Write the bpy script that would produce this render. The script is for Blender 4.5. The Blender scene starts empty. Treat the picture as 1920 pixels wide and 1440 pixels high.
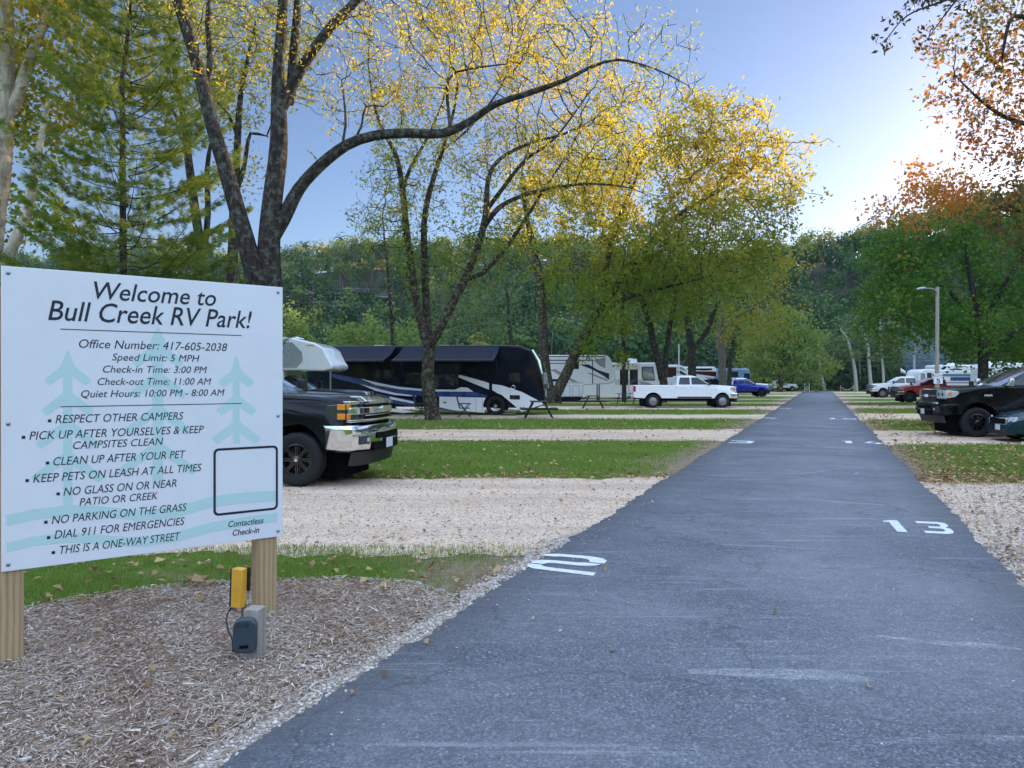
import bpy, bmesh, math, random
import numpy as np
from mathutils import Vector, Matrix, Quaternion

random.seed(7); RNG = np.random.default_rng(7)
SC = bpy.context.scene
COL = SC.collection
R = math.radians

# ------------------------------------------------------------------ camera, sky, sun, exposure
F_PX, CAM_H, HOR = 1420.0, 1.70, 713.0          # focal length in photo pixels, eye height, horizon row
cam_d = bpy.data.cameras.new('camera'); cam = bpy.data.objects.new('camera', cam_d); COL.objects.link(cam)
cam.location = (0, 0, CAM_H); cam.rotation_euler = (R(90), 0, 0)
cam_d.sensor_width = 36.0; cam_d.lens = 36.0 * F_PX / 1920.0
cam_d.shift_y = (HOR - 720.0) / 1920.0
cam_d.clip_start = 0.1; cam_d.clip_end = 9000
SC.camera = cam

SUN_AZ, SUN_EL = 45.0, 12.0                     # degrees to the right of the view axis, above the horizon
SKY_TINT, FILL_CLOUD = (.72, .66, .69, 1), 8.2
w = bpy.data.worlds.new('World'); SC.world = w; w.use_nodes = True
nt = w.node_tree
sky = nt.nodes.new('ShaderNodeTexSky'); sky.sky_type = 'NISHITA'; sky.sun_disc = False
sky.sun_elevation = R(SUN_EL); sky.sun_rotation = R(SUN_AZ)
sky.altitude = 250; sky.air_density = 0.9; sky.dust_density = 0.6; sky.ozone_density = 3.0
bg = nt.nodes['Background']; bg.inputs['Strength'].default_value = 0.10
tn = nt.nodes.new('ShaderNodeMix'); tn.data_type = 'RGBA'; tn.blend_type = 'MULTIPLY'; tn.inputs[0].default_value = 1.0; tn.inputs[7].default_value = SKY_TINT
nt.links.new(sky.outputs['Color'], tn.inputs[6])
# bright cloud veil added overhead and behind the camera to lift the shaded ground
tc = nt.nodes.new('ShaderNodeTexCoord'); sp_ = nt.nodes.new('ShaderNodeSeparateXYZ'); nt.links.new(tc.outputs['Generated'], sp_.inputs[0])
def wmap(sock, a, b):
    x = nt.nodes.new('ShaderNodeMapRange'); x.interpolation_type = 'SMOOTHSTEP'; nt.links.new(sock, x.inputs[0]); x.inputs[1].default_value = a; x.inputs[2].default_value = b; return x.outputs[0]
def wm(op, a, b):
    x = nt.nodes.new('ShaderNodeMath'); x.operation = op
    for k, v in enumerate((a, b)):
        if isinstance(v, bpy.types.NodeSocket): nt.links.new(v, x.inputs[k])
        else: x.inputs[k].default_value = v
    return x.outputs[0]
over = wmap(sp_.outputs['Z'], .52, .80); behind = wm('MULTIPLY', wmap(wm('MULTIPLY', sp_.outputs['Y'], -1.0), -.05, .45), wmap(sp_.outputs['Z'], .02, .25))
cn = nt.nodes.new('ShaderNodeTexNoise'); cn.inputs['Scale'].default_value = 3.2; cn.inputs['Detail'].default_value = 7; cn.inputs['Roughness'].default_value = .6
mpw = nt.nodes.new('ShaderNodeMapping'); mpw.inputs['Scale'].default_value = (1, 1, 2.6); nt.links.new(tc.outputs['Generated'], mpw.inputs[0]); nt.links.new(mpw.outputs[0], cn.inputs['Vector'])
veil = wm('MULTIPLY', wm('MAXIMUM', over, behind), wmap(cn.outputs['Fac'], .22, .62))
mx = nt.nodes.new('ShaderNodeMix'); mx.data_type = 'RGBA'; nt.links.new(veil, mx.inputs[0]); nt.links.new(tn.outputs[2], mx.inputs[6]); mx.inputs[7].default_value = (FILL_CLOUD*.74, FILL_CLOUD*.96, FILL_CLOUD*1.34, 1)
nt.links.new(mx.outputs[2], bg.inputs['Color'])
sd = bpy.data.lights.new('sun', 'SUN'); sun = bpy.data.objects.new('sun', sd); COL.objects.link(sun)
sd.energy = 5.0; sd.angle = R(0.5); sd.color = (1.0, 0.74, 0.46)
_d = -Vector((math.sin(R(SUN_AZ))*math.cos(R(SUN_EL)), math.cos(R(SUN_AZ))*math.cos(R(SUN_EL)), math.sin(R(SUN_EL))))
sun.rotation_euler = _d.to_track_quat('-Z', 'Y').to_euler(); sun.location = (60, 60, 60)
SC.view_settings.view_transform = 'Standard'; SC.view_settings.look = 'None'
SC.view_settings.exposure = 1.5; SC.view_settings.gamma = 1.0; SC.view_settings.use_curve_mapping = False
SC.cycles.max_bounces = 8; SC.cycles.transparent_max_bounces = 16; SC.cycles.transmission_bounces = 4
SC.cycles.caustics_reflective = False; SC.cycles.caustics_refractive = False
SC.cycles.use_denoising = True

# ------------------------------------------------------------------ measuring helpers
def at(px, py, Y):
    return Vector(((px-960.0)/F_PX*Y, Y, CAM_H + (HOR-py)/F_PX*Y))
def gr(px, py):
    Y = CAM_H*F_PX/(py-HOR); return Vector(((px-960.0)/F_PX*Y, Y, 0))
RD = R(22.2); RU = Vector((math.sin(RD), math.cos(RD), 0)); RV = Vector((math.cos(RD), -math.sin(RD), 0))
RT0, RT1 = -2.44, 1.53                          # road edges, metres left / right of the camera foot
def road_x(Y, t):                               # X of the line t metres right of the road axis at depth Y
    s = (Y + t*math.sin(RD))/math.cos(RD); return s*math.sin(RD) + t*math.cos(RD)

# ------------------------------------------------------------------ scene helpers
def tag(o, label=None, cat=None, group=None, kind=None):
    if label: o['label'] = label
    if cat: o['category'] = cat
    if group: o['group'] = group
    if kind: o['kind'] = kind
    return o
def empty(name, loc=(0,0,0), rz=0.0, scale=1.0):
    o = bpy.data.objects.new(name, None); COL.objects.link(o); o.location = loc; o.rotation_euler = (0,0,rz)
    o.scale = (scale,)*3; o.empty_display_size = 0.3
    return o
def link(name, me, mat=None, parent=None):
    o = bpy.data.objects.new(name, me); COL.objects.link(o)
    if mat is not None:
        for m in (mat if isinstance(mat, (list, tuple)) else [mat]): me.materials.append(m)
    if parent: o.parent = parent
    return o
def copy_tree(o, parent=None):
    c = o.copy(); COL.objects.link(c); c.parent = parent
    for ch in o.children: copy_tree(ch, c)
    return c

class MB:
    """collects shapes into one mesh"""
    def __init__(s): s.v = []; s.f = []; s.m = []; s.mi = 0
    def add(s, vs, fs):
        b = len(s.v); s.v += [tuple(v) for v in vs]
        s.f += [tuple(i+b for i in f) for f in fs]; s.m += [s.mi]*len(fs); return s
    def box(s, c, d, M=None):
        x, y, z = d[0]/2, d[1]/2, d[2]/2
        vs = [Vector((a*x, b*y, e*z)) for e in (-1,1) for b in (-1,1) for a in (-1,1)]
        if M is not None: vs = [M @ v for v in vs]
        c = Vector(c)
        return s.add([v+c for v in vs], [(0,2,3,1),(4,5,7,6),(0,1,5,4),(2,6,7,3),(0,4,6,2),(1,3,7,5)])
    def tube(s, pts, rad, n=8, cap=True, wob=0.0):
        pts = [Vector(p) for p in pts]
        if not isinstance(rad, (list, tuple)): rad = [rad]*len(pts)
        vs, fs = [], []
        t = (pts[1]-pts[0]).normalized()
        u = t.orthogonal().normalized()
        for i, p in enumerate(pts):
            a = pts[max(i-1,0)]; b = pts[min(i+1,len(pts)-1)]
            tn = (b-a)
            if tn.length > 1e-9:
                tn.normalize(); q = t.rotation_difference(tn); u = q @ u; t = tn
            w_ = t.cross(u)
            for k in range(n):
                an = 2*math.pi*k/n; r = rad[i]
                if wob: r *= 1+wob*math.sin(3*an+p.z*2.1+p.x)+wob*.7*math.sin(5*an-p.z*3.3)
                vs.append(p+(u*math.cos(an)+w_*math.sin(an))*r)
        for i in range(len(pts)-1):
            for k in range(n):
                k2 = (k+1) % n; fs.append((i*n+k, i*n+k2, (i+1)*n+k2, (i+1)*n+k))
        if cap:
            fs.append(tuple(reversed(range(n)))); fs.append(tuple((len(pts)-1)*n+k for k in range(n)))
        return s.add(vs, fs)
    def lathe(s, prof, n=24, axis='Y', c=(0,0,0), mod=None, close=False):
        """prof: (radius, offset along axis)"""
        vs, fs = [], []; c = Vector(c)
        for j in range(n):
            an = 2*math.pi*j/n
            for i, (r, h) in enumerate(prof):
                if mod: r = mod(r, i, j)
                a, b = r*math.cos(an), r*math.sin(an)
                vs.append(c+Vector((a, h, b) if axis == 'Y' else ((h, a, b) if axis == 'X' else (a, b, h))))
        m = len(prof)
        for j in range(n):
            j2 = (j+1) % n
            for i in range(m if close else m-1):
                i2 = (i+1) % m; fs.append((j*m+i, j*m+i2, j2*m+i2, j2*m+i))
        return s.add(vs, fs)
    def poly(s, pts): return s.add(pts, [tuple(range(len(pts)))])
    def prism(s, pts, d):
        """polygon (3-D points) swept along vector d"""
        n = len(pts); d = Vector(d); pts = [Vector(p) for p in pts]
        return s.add(pts+[p+d for p in pts], [tuple(reversed(range(n))), tuple(range(n, 2*n))]+[(i, (i+1) % n, n+(i+1) % n, n+i) for i in range(n)])
    def build(s, name, mat=None, parent=None, smooth=False, bevel=0.0, seg=2, angle=35):
        me = bpy.data.meshes.new(name); me.from_pydata(s.v, [], s.f)
        if len(set(s.m)) > 1: me.polygons.foreach_set('material_index', s.m)
        bm = bmesh.new(); bm.from_mesh(me); bmesh.ops.recalc_face_normals(bm, faces=bm.faces); bm.to_mesh(me); bm.free()
        me.update(); o = link(name, me, mat, parent)
        if bevel:
            b = o.modifiers.new('bevel', 'BEVEL'); b.width = bevel; b.segments = seg; b.limit_method = 'ANGLE'; b.angle_limit = R(angle)
        if smooth or bevel:
            me.polygons.foreach_set('use_smooth', [True]*len(me.polygons)); sharp(me, angle)
        return o
def sharp(me, angle):
    bm = bmesh.new(); bm.from_mesh(me); a = R(angle)
    for e in bm.edges:
        e.smooth = not (len(e.link_faces) == 2 and e.calc_face_angle(0) > a)
    bm.to_mesh(me); bm.free()
def np_mesh(name, V, Q, tint=None, mat=None, parent=None, smooth=False, mid=None):
    """large mesh of equal-sized faces straight from arrays"""
    V = np.asarray(V, dtype=np.float32); Q = np.asarray(Q, dtype=np.int32); k = Q.shape[1]
    me = bpy.data.meshes.new(name)
    me.vertices.add(len(V)); me.vertices.foreach_set('co', V.ravel())
    me.loops.add(Q.size); me.loops.foreach_set('vertex_index', Q.ravel())
    me.polygons.add(len(Q)); me.polygons.foreach_set('loop_start', np.arange(0, Q.size, k, dtype=np.int32))
    if mid is not None: me.polygons.foreach_set('material_index', np.asarray(mid, dtype=np.int32))
    if smooth: me.polygons.foreach_set('use_smooth', np.ones(len(Q), dtype=bool))
    if tint is not None:
        at_ = me.attributes.new('tint', 'FLOAT', 'FACE'); at_.data.foreach_set('value', np.asarray(tint, dtype=np.float32))
    me.update(calc_edges=True); me.validate()
    return link(name, me, mat, parent)

# ------------------------------------------------------------------ materials
class N:
    def __init__(s, name):
        s.m = bpy.data.materials.new(name); s.m.use_nodes = True; s.t = s.m.node_tree
        s.p = s.t.nodes['Principled BSDF']; s.out = s.t.nodes['Material Output']
    def n(s, typ, **kw):
        x = s.t.nodes.new(typ)
        for k, v in kw.items():
            if k in x.inputs: x.inputs[k].default_value = v
            else: setattr(x, k, v)
        return x
    def l(s, a, b): s.t.links.new(a, b)
    def coord(s, which='Object', scale=(1,1,1)):
        c = s.n('ShaderNodeTexCoord'); mp = s.n('ShaderNodeMapping'); mp.inputs['Scale'].default_value = scale
        s.l(c.outputs[which], mp.inputs['Vector']); return mp.outputs['Vector']
    def noise(s, vec, scale, detail=4, rough=.6, dist=0.0):
        x = s.n('ShaderNodeTexNoise'); x.inputs['Scale'].default_value = scale; x.inputs['Detail'].default_value = detail
        x.inputs['Roughness'].default_value = rough; x.inputs['Distortion'].default_value = dist
        s.l(vec, x.inputs['Vector']); return x.outputs['Fac']
    def ramp(s, fac, stops, interp='LINEAR'):
        x = s.n('ShaderNodeValToRGB'); cr = x.color_ramp; cr.interpolation = interp
        while len(cr.elements) < len(stops): cr.elements.new(.5)
        for e, (p, c) in zip(cr.elements, stops):
            e.position = p; e.color = (c[0], c[1], c[2], 1) if isinstance(c, (tuple, list)) else (c, c, c, 1)
        s.l(fac, x.inputs['Fac']); return x.outputs['Color']
    def mix(s, fac, a, b, mode='MIX'):
        x = s.n('ShaderNodeMix'); x.data_type = 'RGBA'; x.blend_type = mode
        for sock, v in ((x.inputs[0], fac), (x.inputs[6], a), (x.inputs[7], b)):
            if isinstance(v, bpy.types.NodeSocket): s.l(v, sock)
            else: sock.default_value = v if sock.type == 'VALUE' else (*v[:3], 1)
        return x.outputs[2]
    def bump(s, h, strength=.3, dist=.02):
        x = s.n('ShaderNodeBump'); x.inputs['Strength'].default_value = strength; x.inputs['Distance'].default_value = dist
        s.l(h, x.inputs['Height']); s.l(x.outputs['Normal'], s.p.inputs['Normal']); return x
    def set(s, **kw):
        for k, v in kw.items():
            k = k.replace('_', ' '); sock = s.p.inputs[k]
            if isinstance(v, bpy.types.NodeSocket): s.l(v, sock)
            else: sock.default_value = (*v[:3], 1) if sock.type == 'RGBA' else v
        return s

def plain(name, col, rough=.5, metal=0.0, coat=0.0, var=.08, scale=6, spec=.5):
    m = N(name); v = m.noise(m.coord(), scale, 5)
    c = m.ramp(v, [(.25, tuple(max(0, x*(1-var)) for x in col)), (.75, tuple(min(1, x*(1+var)) for x in col))])
    m.set(Base_Color=c, Roughness=rough, Metallic=metal, Coat_Weight=coat, Coat_Roughness=.04); m.p.inputs['Specular IOR Level'].default_value = spec
    return m.m
def paint(name, col, flake=0.0, dirt=None):
    dirt = (.07 if max(col) > .3 else .004) if dirt is None else dirt
    """car paint with a little dust low down and a clear coat"""
    m = N(name); co = m.coord()
    d = m.noise(co, 2.2, 6, .65); dust = m.ramp(d, [(.45, 0.0), (.8, dirt)])
    c = m.mix(dust, col, (.30, .26, .21)); m.set(Base_Color=c, Roughness=m.ramp(d, [(.3, .22), (.8, .36)]), Metallic=flake, Coat_Weight=(.8 if max(col) > .1 else .5), Coat_Roughness=.05); m.p.inputs['Specular IOR Level'].default_value = .5 if max(col) > .1 else .05
    return m.m
def leaf_mat(name, stops, trans=.45, rough=.5, pos_scale=.35, posamt=.35):
    """leaf: tint per leaf + slow variation through the crown, light passes through"""
    m = N(name); a = m.n('ShaderNodeAttribute'); a.attribute_name = 'tint'
    pn = m.noise(m.coord(), pos_scale, 2, .5)
    mx = m.n('ShaderNodeMix'); mx.data_type = 'FLOAT'; mx.inputs[0].default_value = posamt
    m.l(a.outputs['Fac'], mx.inputs[2]); m.l(pn, mx.inputs[3])
    c = m.ramp(mx.outputs[0], stops); m.set(Base_Color=c, Roughness=rough); m.p.inputs['Specular IOR Level'].default_value = .15
    tr = m.n('ShaderNodeBsdfTranslucent'); sat = m.n('ShaderNodeHueSaturation'); sat.inputs['Saturation'].default_value = 1.02; sat.inputs['Value'].default_value = 1.5
    m.l(c, sat.inputs['Color']); m.l(sat.outputs['Color'], tr.inputs['Color'])
    ms = m.n('ShaderNodeMixShader'); ms.inputs[0].default_value = trans
    m.l(m.p.outputs[0], ms.inputs[1]); m.l(tr.outputs[0], ms.inputs[2]); m.l(ms.outputs[0], m.out.inputs['Surface'])
    return m.m
def bark_mat(name, dark, light, lichen=(.30,.33,.28), amt=.26, scale=1.0):
    m = N(name); co = m.coord('Object', (1, 1, .22))
    a = m.noise(co, 16*scale, 8, .7, .6); b = m.noise(m.coord(), 6.5*scale, 7, .78)
    c = m.ramp(a, [(.32, dark), (.62, light)])
    c2 = m.mix(m.ramp(b, [(.50, 0.0), (.58, amt)]), c, lichen)
    m.set(Base_Color=c2, Roughness=.9); m.p.inputs['Specular IOR Level'].default_value = .15; m.bump(a, .9, .05)
    return m.m
def glass_mat(name, col=(.012,.015,.018), rough=.04):
    m = N(name); v = m.noise(m.coord(), 1.6, 3)
    m.set(Base_Color=m.ramp(v, [(.3, col), (.8, tuple(x*2.2 for x in col))]), Roughness=rough); m.p.inputs['Specular IOR Level'].default_value = .8
    return m.m

M = {}
M['grasstuft'] = leaf_mat('grass blade', [(.0,(.11,.175,.026)),(.5,(.18,.26,.045)),(.8,(.27,.31,.075)),(1,(.42,.36,.16))], .35, .6, .8, .35)
M['bark'] = bark_mat('grey brown bark', (.012,.010,.008), (.058,.046,.038))
M['bark2'] = bark_mat('brown furrowed bark', (.012,.009,.006), (.066,.048,.034), (.26,.27,.19), .45)
M['barkpale'] = bark_mat('pale sycamore bark', (.25,.20,.14), (.62,.54,.42), (.16,.13,.09), .6, .5)
M['barkwhite'] = bark_mat('white trunk bark', (.24,.23,.2), (.5,.48,.43), (.2,.18,.15), .3)
M['barkgrey'] = bark_mat('grey sycamore bark', (.05,.042,.034), (.19,.165,.135), (.30,.28,.24), .3)
M['rubber'] = plain('tyre rubber', (.012,.012,.013), .75, 0, 0, .3, 40, .3)
M['blackplastic'] = plain('black plastic', (.012,.012,.014), .5, 0, 0, .2, 20)
M['under'] = plain('dark underbody', (.006,.006,.006), .95, 0, 0, .2, 20, .1)
M['chrome'] = plain('chrome', (.78,.79,.80), .09, 1.0, 0, .04)
M['steel'] = plain('grey steel', (.33,.34,.35), .38, 1.0, 0, .12)
M['rimblack'] = plain('gloss black rim', (.010,.010,.012), .25, 0, .5, .2)
M['glass'] = glass_mat('tinted glass')
M['glasslight'] = glass_mat('clear windscreen', (.13,.16,.19), .03); M['glasslight'].node_tree.nodes['Principled BSDF'].inputs['IOR'].default_value = 2.1
M['amber'] = plain('amber lens', (.75,.24,.02), .15, 0, 1, .1, 60)
M['lens'] = plain('clear lamp lens', (.62,.66,.70), .08, .35, 1, .25, 30)
M['lensdark'] = plain('smoked lamp lens', (.03,.035,.04), .06, 0, 1, .3, 30)
M['redlens'] = plain('red lens', (.42,.012,.012), .15, 0, 1, .1)
M['white'] = paint('white gelcoat', (.80,.81,.82)); M['whitevan'] = paint('white paint', (.80,.81,.82))
M['cream'] = paint('cream gelcoat', (.62,.57,.47)); M['tan'] = paint('tan stripe', (.36,.31,.24)); M['greystripe'] = paint('grey stripe', (.30,.30,.31))
M['navy'] = paint('navy black paint', (.006,.008,.018)); M['black'] = paint('black paint', (.004,.0045,.007)); M['blue'] = paint('royal blue stripe', (.022,.055,.20))
M['bluetruck'] = paint('bright blue paint', (.008,.030,.38), .25); M['red'] = paint('red paint', (.52,.012,.014)); M['maroon'] = paint('maroon paint', (.11,.010,.014))
M['brownstripe'] = paint('brown stripe', (.06,.02,.02)); M['teal'] = paint('silver blue paint', (.10,.20,.27)); M['silver'] = paint('silver paint', (.42,.45,.48), .4)
M['darkteal'] = paint('dark teal paint', (.012,.035,.045), .2)
M['darkblue'] = paint('dark blue paint', (.008,.012,.03))
M['awning'] = plain('dark awning fabric', (.012,.016,.030), .85, 0, 0, .25, 3, .2)
M['plate'] = plain('number plate', (.6,.62,.66), .4)
M['canvasblue'] = plain('blue canvas', (.02,.05,.12), .9); M['tableblack'] = plain('black coated metal', (.010,.010,.011), .5)
# ------------------------------------------------------------------ leaf / blade / clump geometry (numpy)
def rnd_dirs(n):
    d = RNG.normal(size=(n, 3)); return d/np.linalg.norm(d, axis=1)[:, None]
def rhombs(C, A, B, fold=.0):
    """one folded rhombus per row: C base, A length vector, B half width vector"""
    Nn = np.cross(A, B); L = np.linalg.norm(Nn, axis=1)[:, None]+1e-9
    Nn = Nn/L*np.linalg.norm(B, axis=1)[:, None]*fold
    V = np.stack([C, C+A*.45+B+Nn, C+A, C+A*.45-B+Nn], 1).reshape(-1, 3)
    return V, np.arange(len(C)*4).reshape(-1, 4)
def leaf_arrays(C, size, aspect=.4, droop=.25):
    n = len(C); A = rnd_dirs(n); A[:, 2] -= droop; A /= np.linalg.norm(A, axis=1)[:, None]
    B = np.cross(A, rnd_dirs(n)); B /= np.linalg.norm(B, axis=1)[:, None]+1e-9
    s = size*(.65+.7*RNG.random(n))[:, None]
    return rhombs(C, A*s, B*s*aspect*.5, .35)

# ------------------------------------------------------------------ terrain
def sstep(x): x = np.clip(x, 0, 1); return x*x*(3-2*x)
def hill_h(X, Y):
    phi = np.degrees(np.arctan2(X, np.maximum(Y, 1e-3))); phi = np.where(Y <= 0, np.where(X > 0, 90, -90), phi)
    # depth-like distance that keeps the foot straight in front and curls it round at the sides
    D = np.where(np.abs(phi) < 52, Y/np.cos(np.radians(np.clip(phi, -52, 52)))*np.cos(np.radians(np.clip(phi, -52, 52))), Y*0+0)
    Rr = np.hypot(X, Y); c = np.cos(np.radians(np.clip(np.abs(phi), 0, 52)))
    D = Rr*c
    hc = np.interp(phi, [-60, -36, -25, -14, -6, 5, 14, 22, 27, 33, 40, 46, 50, 56, 62, 80, 95], [31, 33, 36, 41, 42, 40, 38, 41.5, 44, 53, 66, 74, 79, 83, 80, 50, 20])
    wob = 2.2*np.sin(X*.045+1.3)+1.5*np.sin(X*.017+Y*.02)+1.2*np.sin(X*.09+Y*.05)
    t = (D-128)/(258-128)
    h = hc*sstep(t)*(.55+.45*np.clip(t, 0, 1)) + wob*np.clip(t, 0, 1)
    return np.where(t > 0, h, 0)+np.where(t > 1, -(t-1)*6, 0)

def noise1(x, seed=0):
    return (np.sin(x*1.7+seed)+np.sin(x*4.1+seed*2.3)*.6+np.sin(x*9.7+seed*.7)*.4+np.sin(x*23.1+seed*1.9)*.25)/2.25

# ground sheet: grass and soil
m = N('grass and soil'); co = m.coord('Object')
n1 = m.noise(co, .55, 6, .65, .3); n2 = m.noise(co, 14, 4, .7); n3 = m.noise(co, 90, 3, .7)
gcol = m.ramp(n2, [(.3, (.08,.14,.022)), (.55, (.15,.24,.035)), (.8, (.22,.29,.06))])
scol = m.ramp(n2, [(.3, (.22,.155,.10)), (.7, (.44,.34,.24))])
sx = m.n('ShaderNodeSeparateXYZ'); m.l(co, sx.inputs[0])
def mth(op, a, b=None):
    x = m.n('ShaderNodeMath', operation=op)
    for k, v in enumerate((a, b)):
        if v is None: continue
        if isinstance(v, bpy.types.NodeSocket): m.l(v, x.inputs[k])
        else: x.inputs[k].default_value = v
    return x.outputs[0]
tt = mth('SUBTRACT', mth('MULTIPLY', sx.outputs['X'], RV.x), mth('MULTIPLY', sx.outputs['Y'], -RV.y))
edge = mth('SUBTRACT', mth('ABSOLUTE', mth('SUBTRACT', tt, (RT0+RT1)/2)), (RT1-RT0)/2)       # metres outside the road edge
bare = mth('SUBTRACT', 1.0, mth('MULTIPLY', edge, .62))                                      # worn verge beside the road
bare = mth('MAXIMUM', bare, 0.0)
bm_ = mth('ADD', mth('MULTIPLY', bare, .32), n1)
msk = m.ramp(bm_, [(.57, 0.0), (.70, 1.0)])
c = m.mix(msk, gcol, scol); c = m.mix(m.ramp(n3, [(.35, .35), (.6, 0.0)]), c, (.03,.032,.01))
m.set(Base_Color=c, Roughness=.95); m.p.inputs['Specular IOR Level'].default_value = .1; m.bump(m.mix(.5, n2, n3), .8, .06)
M['ground'] = m.m
g = MB(); g.add([(-900,-300,0),(900,-300,0),(900,1200,0),(-900,1200,0)], [(0,1,2,3)])
tag(g.build('ground', M['ground']), kind='structure')

# gravel pads
m = N('pinkish gravel'); co = m.coord('Object')
v = m.n('ShaderNodeTexVoronoi'); v.inputs['Scale'].default_value = 42; m.l(co, v.inputs['Vector'])
a1 = m.noise(co, 1.1, 6, .7); a2 = m.noise(co, 70, 3, .7); a3 = m.noise(co, 6, 5, .75)
stone = m.ramp(v.outputs['Color'], [(.0, (.41,.255,.16)), (.35, (.72,.51,.35)), (.7, (.84,.65,.475)), (1, (.88,.785,.65))])
c = m.mix(m.ramp(a2, [(.36, .75), (.52, 0.0)]), stone, (.26,.17,.12))
c = m.mix(m.ramp(a3, [(.60, 0.0), (.78, .65)]), c, (.36,.25,.17))
c = m.mix(m.ramp(a1, [(.42, 0.0), (.62, .42)]), c, (.80,.63,.48))
rt = m.noise(m.coord('Object', (.10, 1.35, 1)), 1.0, 4, .6, .3); c = m.mix(m.ramp(rt, [(.40, .40), (.52, 0.0)]), c, (.40,.28,.20)); c = m.mix(m.ramp(rt, [(.58, 0.0), (.70, .35)]), c, (.86,.72,.57))
m.set(Base_Color=c, Roughness=.95); m.p.inputs['Specular IOR Level'].default_value = .15; m.bump(v.outputs['Distance'], .7, .03)
M['gravel'] = m.m
def pad(y_far, y_near, side, k, xo):
    Y1, Y0 = CAM_H*F_PX/(y_far-HOR), CAM_H*F_PX/(y_near-HOR); n = 260
    V, Q = [], []
    amp = .15+.005*Y0
    for i in range(n+1):
        f = i/n
        for Yb, sd_ in ((Y0, 1), (Y1, 2)):
            if side < 0: xa, xb = xo, road_x(Yb, RT0)+.25
            else: xa, xb = road_x(Yb, RT1)-.25, xo
            x = xa+(xb-xa)*f
            dr = abs(x-(xb if side < 0 else xa)); fl = max(0, 1-dr/1.6)**2*.35*(1 if sd_ == 2 else -1)   # flares where it meets the road
            V.append((x, Yb+amp*noise1(x*1.1, k*3+sd_)+.5*amp*noise1(x*5.3, k+sd_*5)+fl, .006))
    for i in range(n): Q.append((2*i, 2*i+2, 2*i+3, 2*i+1))
    o = np_mesh('gravel_pad', V, Q, None, M['gravel']); tag(o, kind='structure')
LP = [(897,1041),(805.5,827),(777.5,786),(762,768.5),(754.6,757),(748,749.3),(740.5,743),(735.6,737.6)]
RP = [(905,1058),(808,835),(775.5,788),(760.5,766.5),(752.5,755.5),(745.5,747.5),(740,742),(735.6,737.6)]
for k, (a, b) in enumerate(LP): pad(a, b, -1, k, -30 if k else -11)
for k, (a, b) in enumerate(RP): pad(a, b, 1, k+20, 90 if k > 2 else 34)

# mulch bed under the sign
m = N('wood mulch'); co = m.coord('Object', (1, 1, 1))
a1 = m.noise(co, 38, 6, .75, 1.5); a2 = m.noise(co, 5, 4, .7)
c = m.ramp(a1, [(.3, (.14,.085,.055)), (.5, (.42,.28,.19)), (.7, (.66,.48,.36))])
c = m.mix(m.ramp(a2, [(.5, 0.0), (.7, .5)]), c, (.12,.065,.04)); m.set(Base_Color=c, Roughness=.95); m.bump(a1, .8, .03)
bpts = [(-500,1215),(-200,1178),(40,1147),(150,1128),(250,1112),(380,1101),(500,1096),(640,1092),(760,1098),(830,1118),(862,1140)]
bed = [gr(*p) for p in bpts]
near = [Vector((road_x(Y_, RT0-.10), Y_, 0)) for Y_ in (5.2, 4.6, 4.0, 3.5, 3.0, 2.4, 1.6)]
MULCH = bed+near+[Vector((-7, 1.6, 0))]
poly_ = []
for i in range(len(MULCH)):
    a, b = MULCH[i], MULCH[(i+1) % len(MULCH)]; nseg = max(1, int((b-a).length/.06))
    for j in range(nseg):
        p = a.lerp(b, j/nseg); k = .035*noise1(p.x*9+p.y*7, 3); poly_.append(Vector((p.x+k, p.y+k, .014)))
g = MB(); g.poly(poly_); tag(g.build('mulch_bed', m.m), kind='structure')
def in_poly(X, Y, P):
    r = np.zeros(len(X), bool); n = len(P)
    for i in range(n):
        a, b = P[i], P[(i+1) % n]
        cnd = ((a.y > Y) != (b.y > Y)) & (X < (b.x-a.x)*(Y-a.y)/((b.y-a.y)+1e-12)+a.x); r ^= cnd
    return r

# pale shoulder of crushed stone beside the asphalt
m = N('pale crushed stone'); co = m.coord('Object'); v = m.n('ShaderNodeTexVoronoi'); v.inputs['Scale'].default_value = 55; m.l(co, v.inputs['Vector'])
c = m.ramp(v.outputs['Color'], [(0, (.24,.19,.15)), (.5, (.46,.39,.32)), (1, (.66,.60,.53))]); m.set(Base_Color=c, Roughness=.95); m.bump(v.outputs['Distance'], .8, .03)
M['shoulder'] = m.m
for side, (s0, s1) in ((-1, (1.0, 8.4)), (1, (1.0, 7.6))):
    V, Q = [], []; n = 140
    for i in range(n+1):
        s = s0+(s1-s0)*i/n; t_in = (RT0+.15) if side < 0 else (RT1-.15)
        wd = (.17+.07*noise1(s*5, side)+.05*noise1(s*17, 2))*(1 if i < n-15 else (n-i)/15)
        t_out = (RT0-wd) if side < 0 else (RT1+wd)
        for t in (t_in, t_out):
            p = RU*s+RV*t; V.append((p.x, p.y, .019))
    for i in range(n): Q.append((2*i, 2*i+2, 2*i+3, 2*i+1))
    tag(np_mesh('stone_shoulder', V, Q, None, M['shoulder']), kind='structure')

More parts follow.
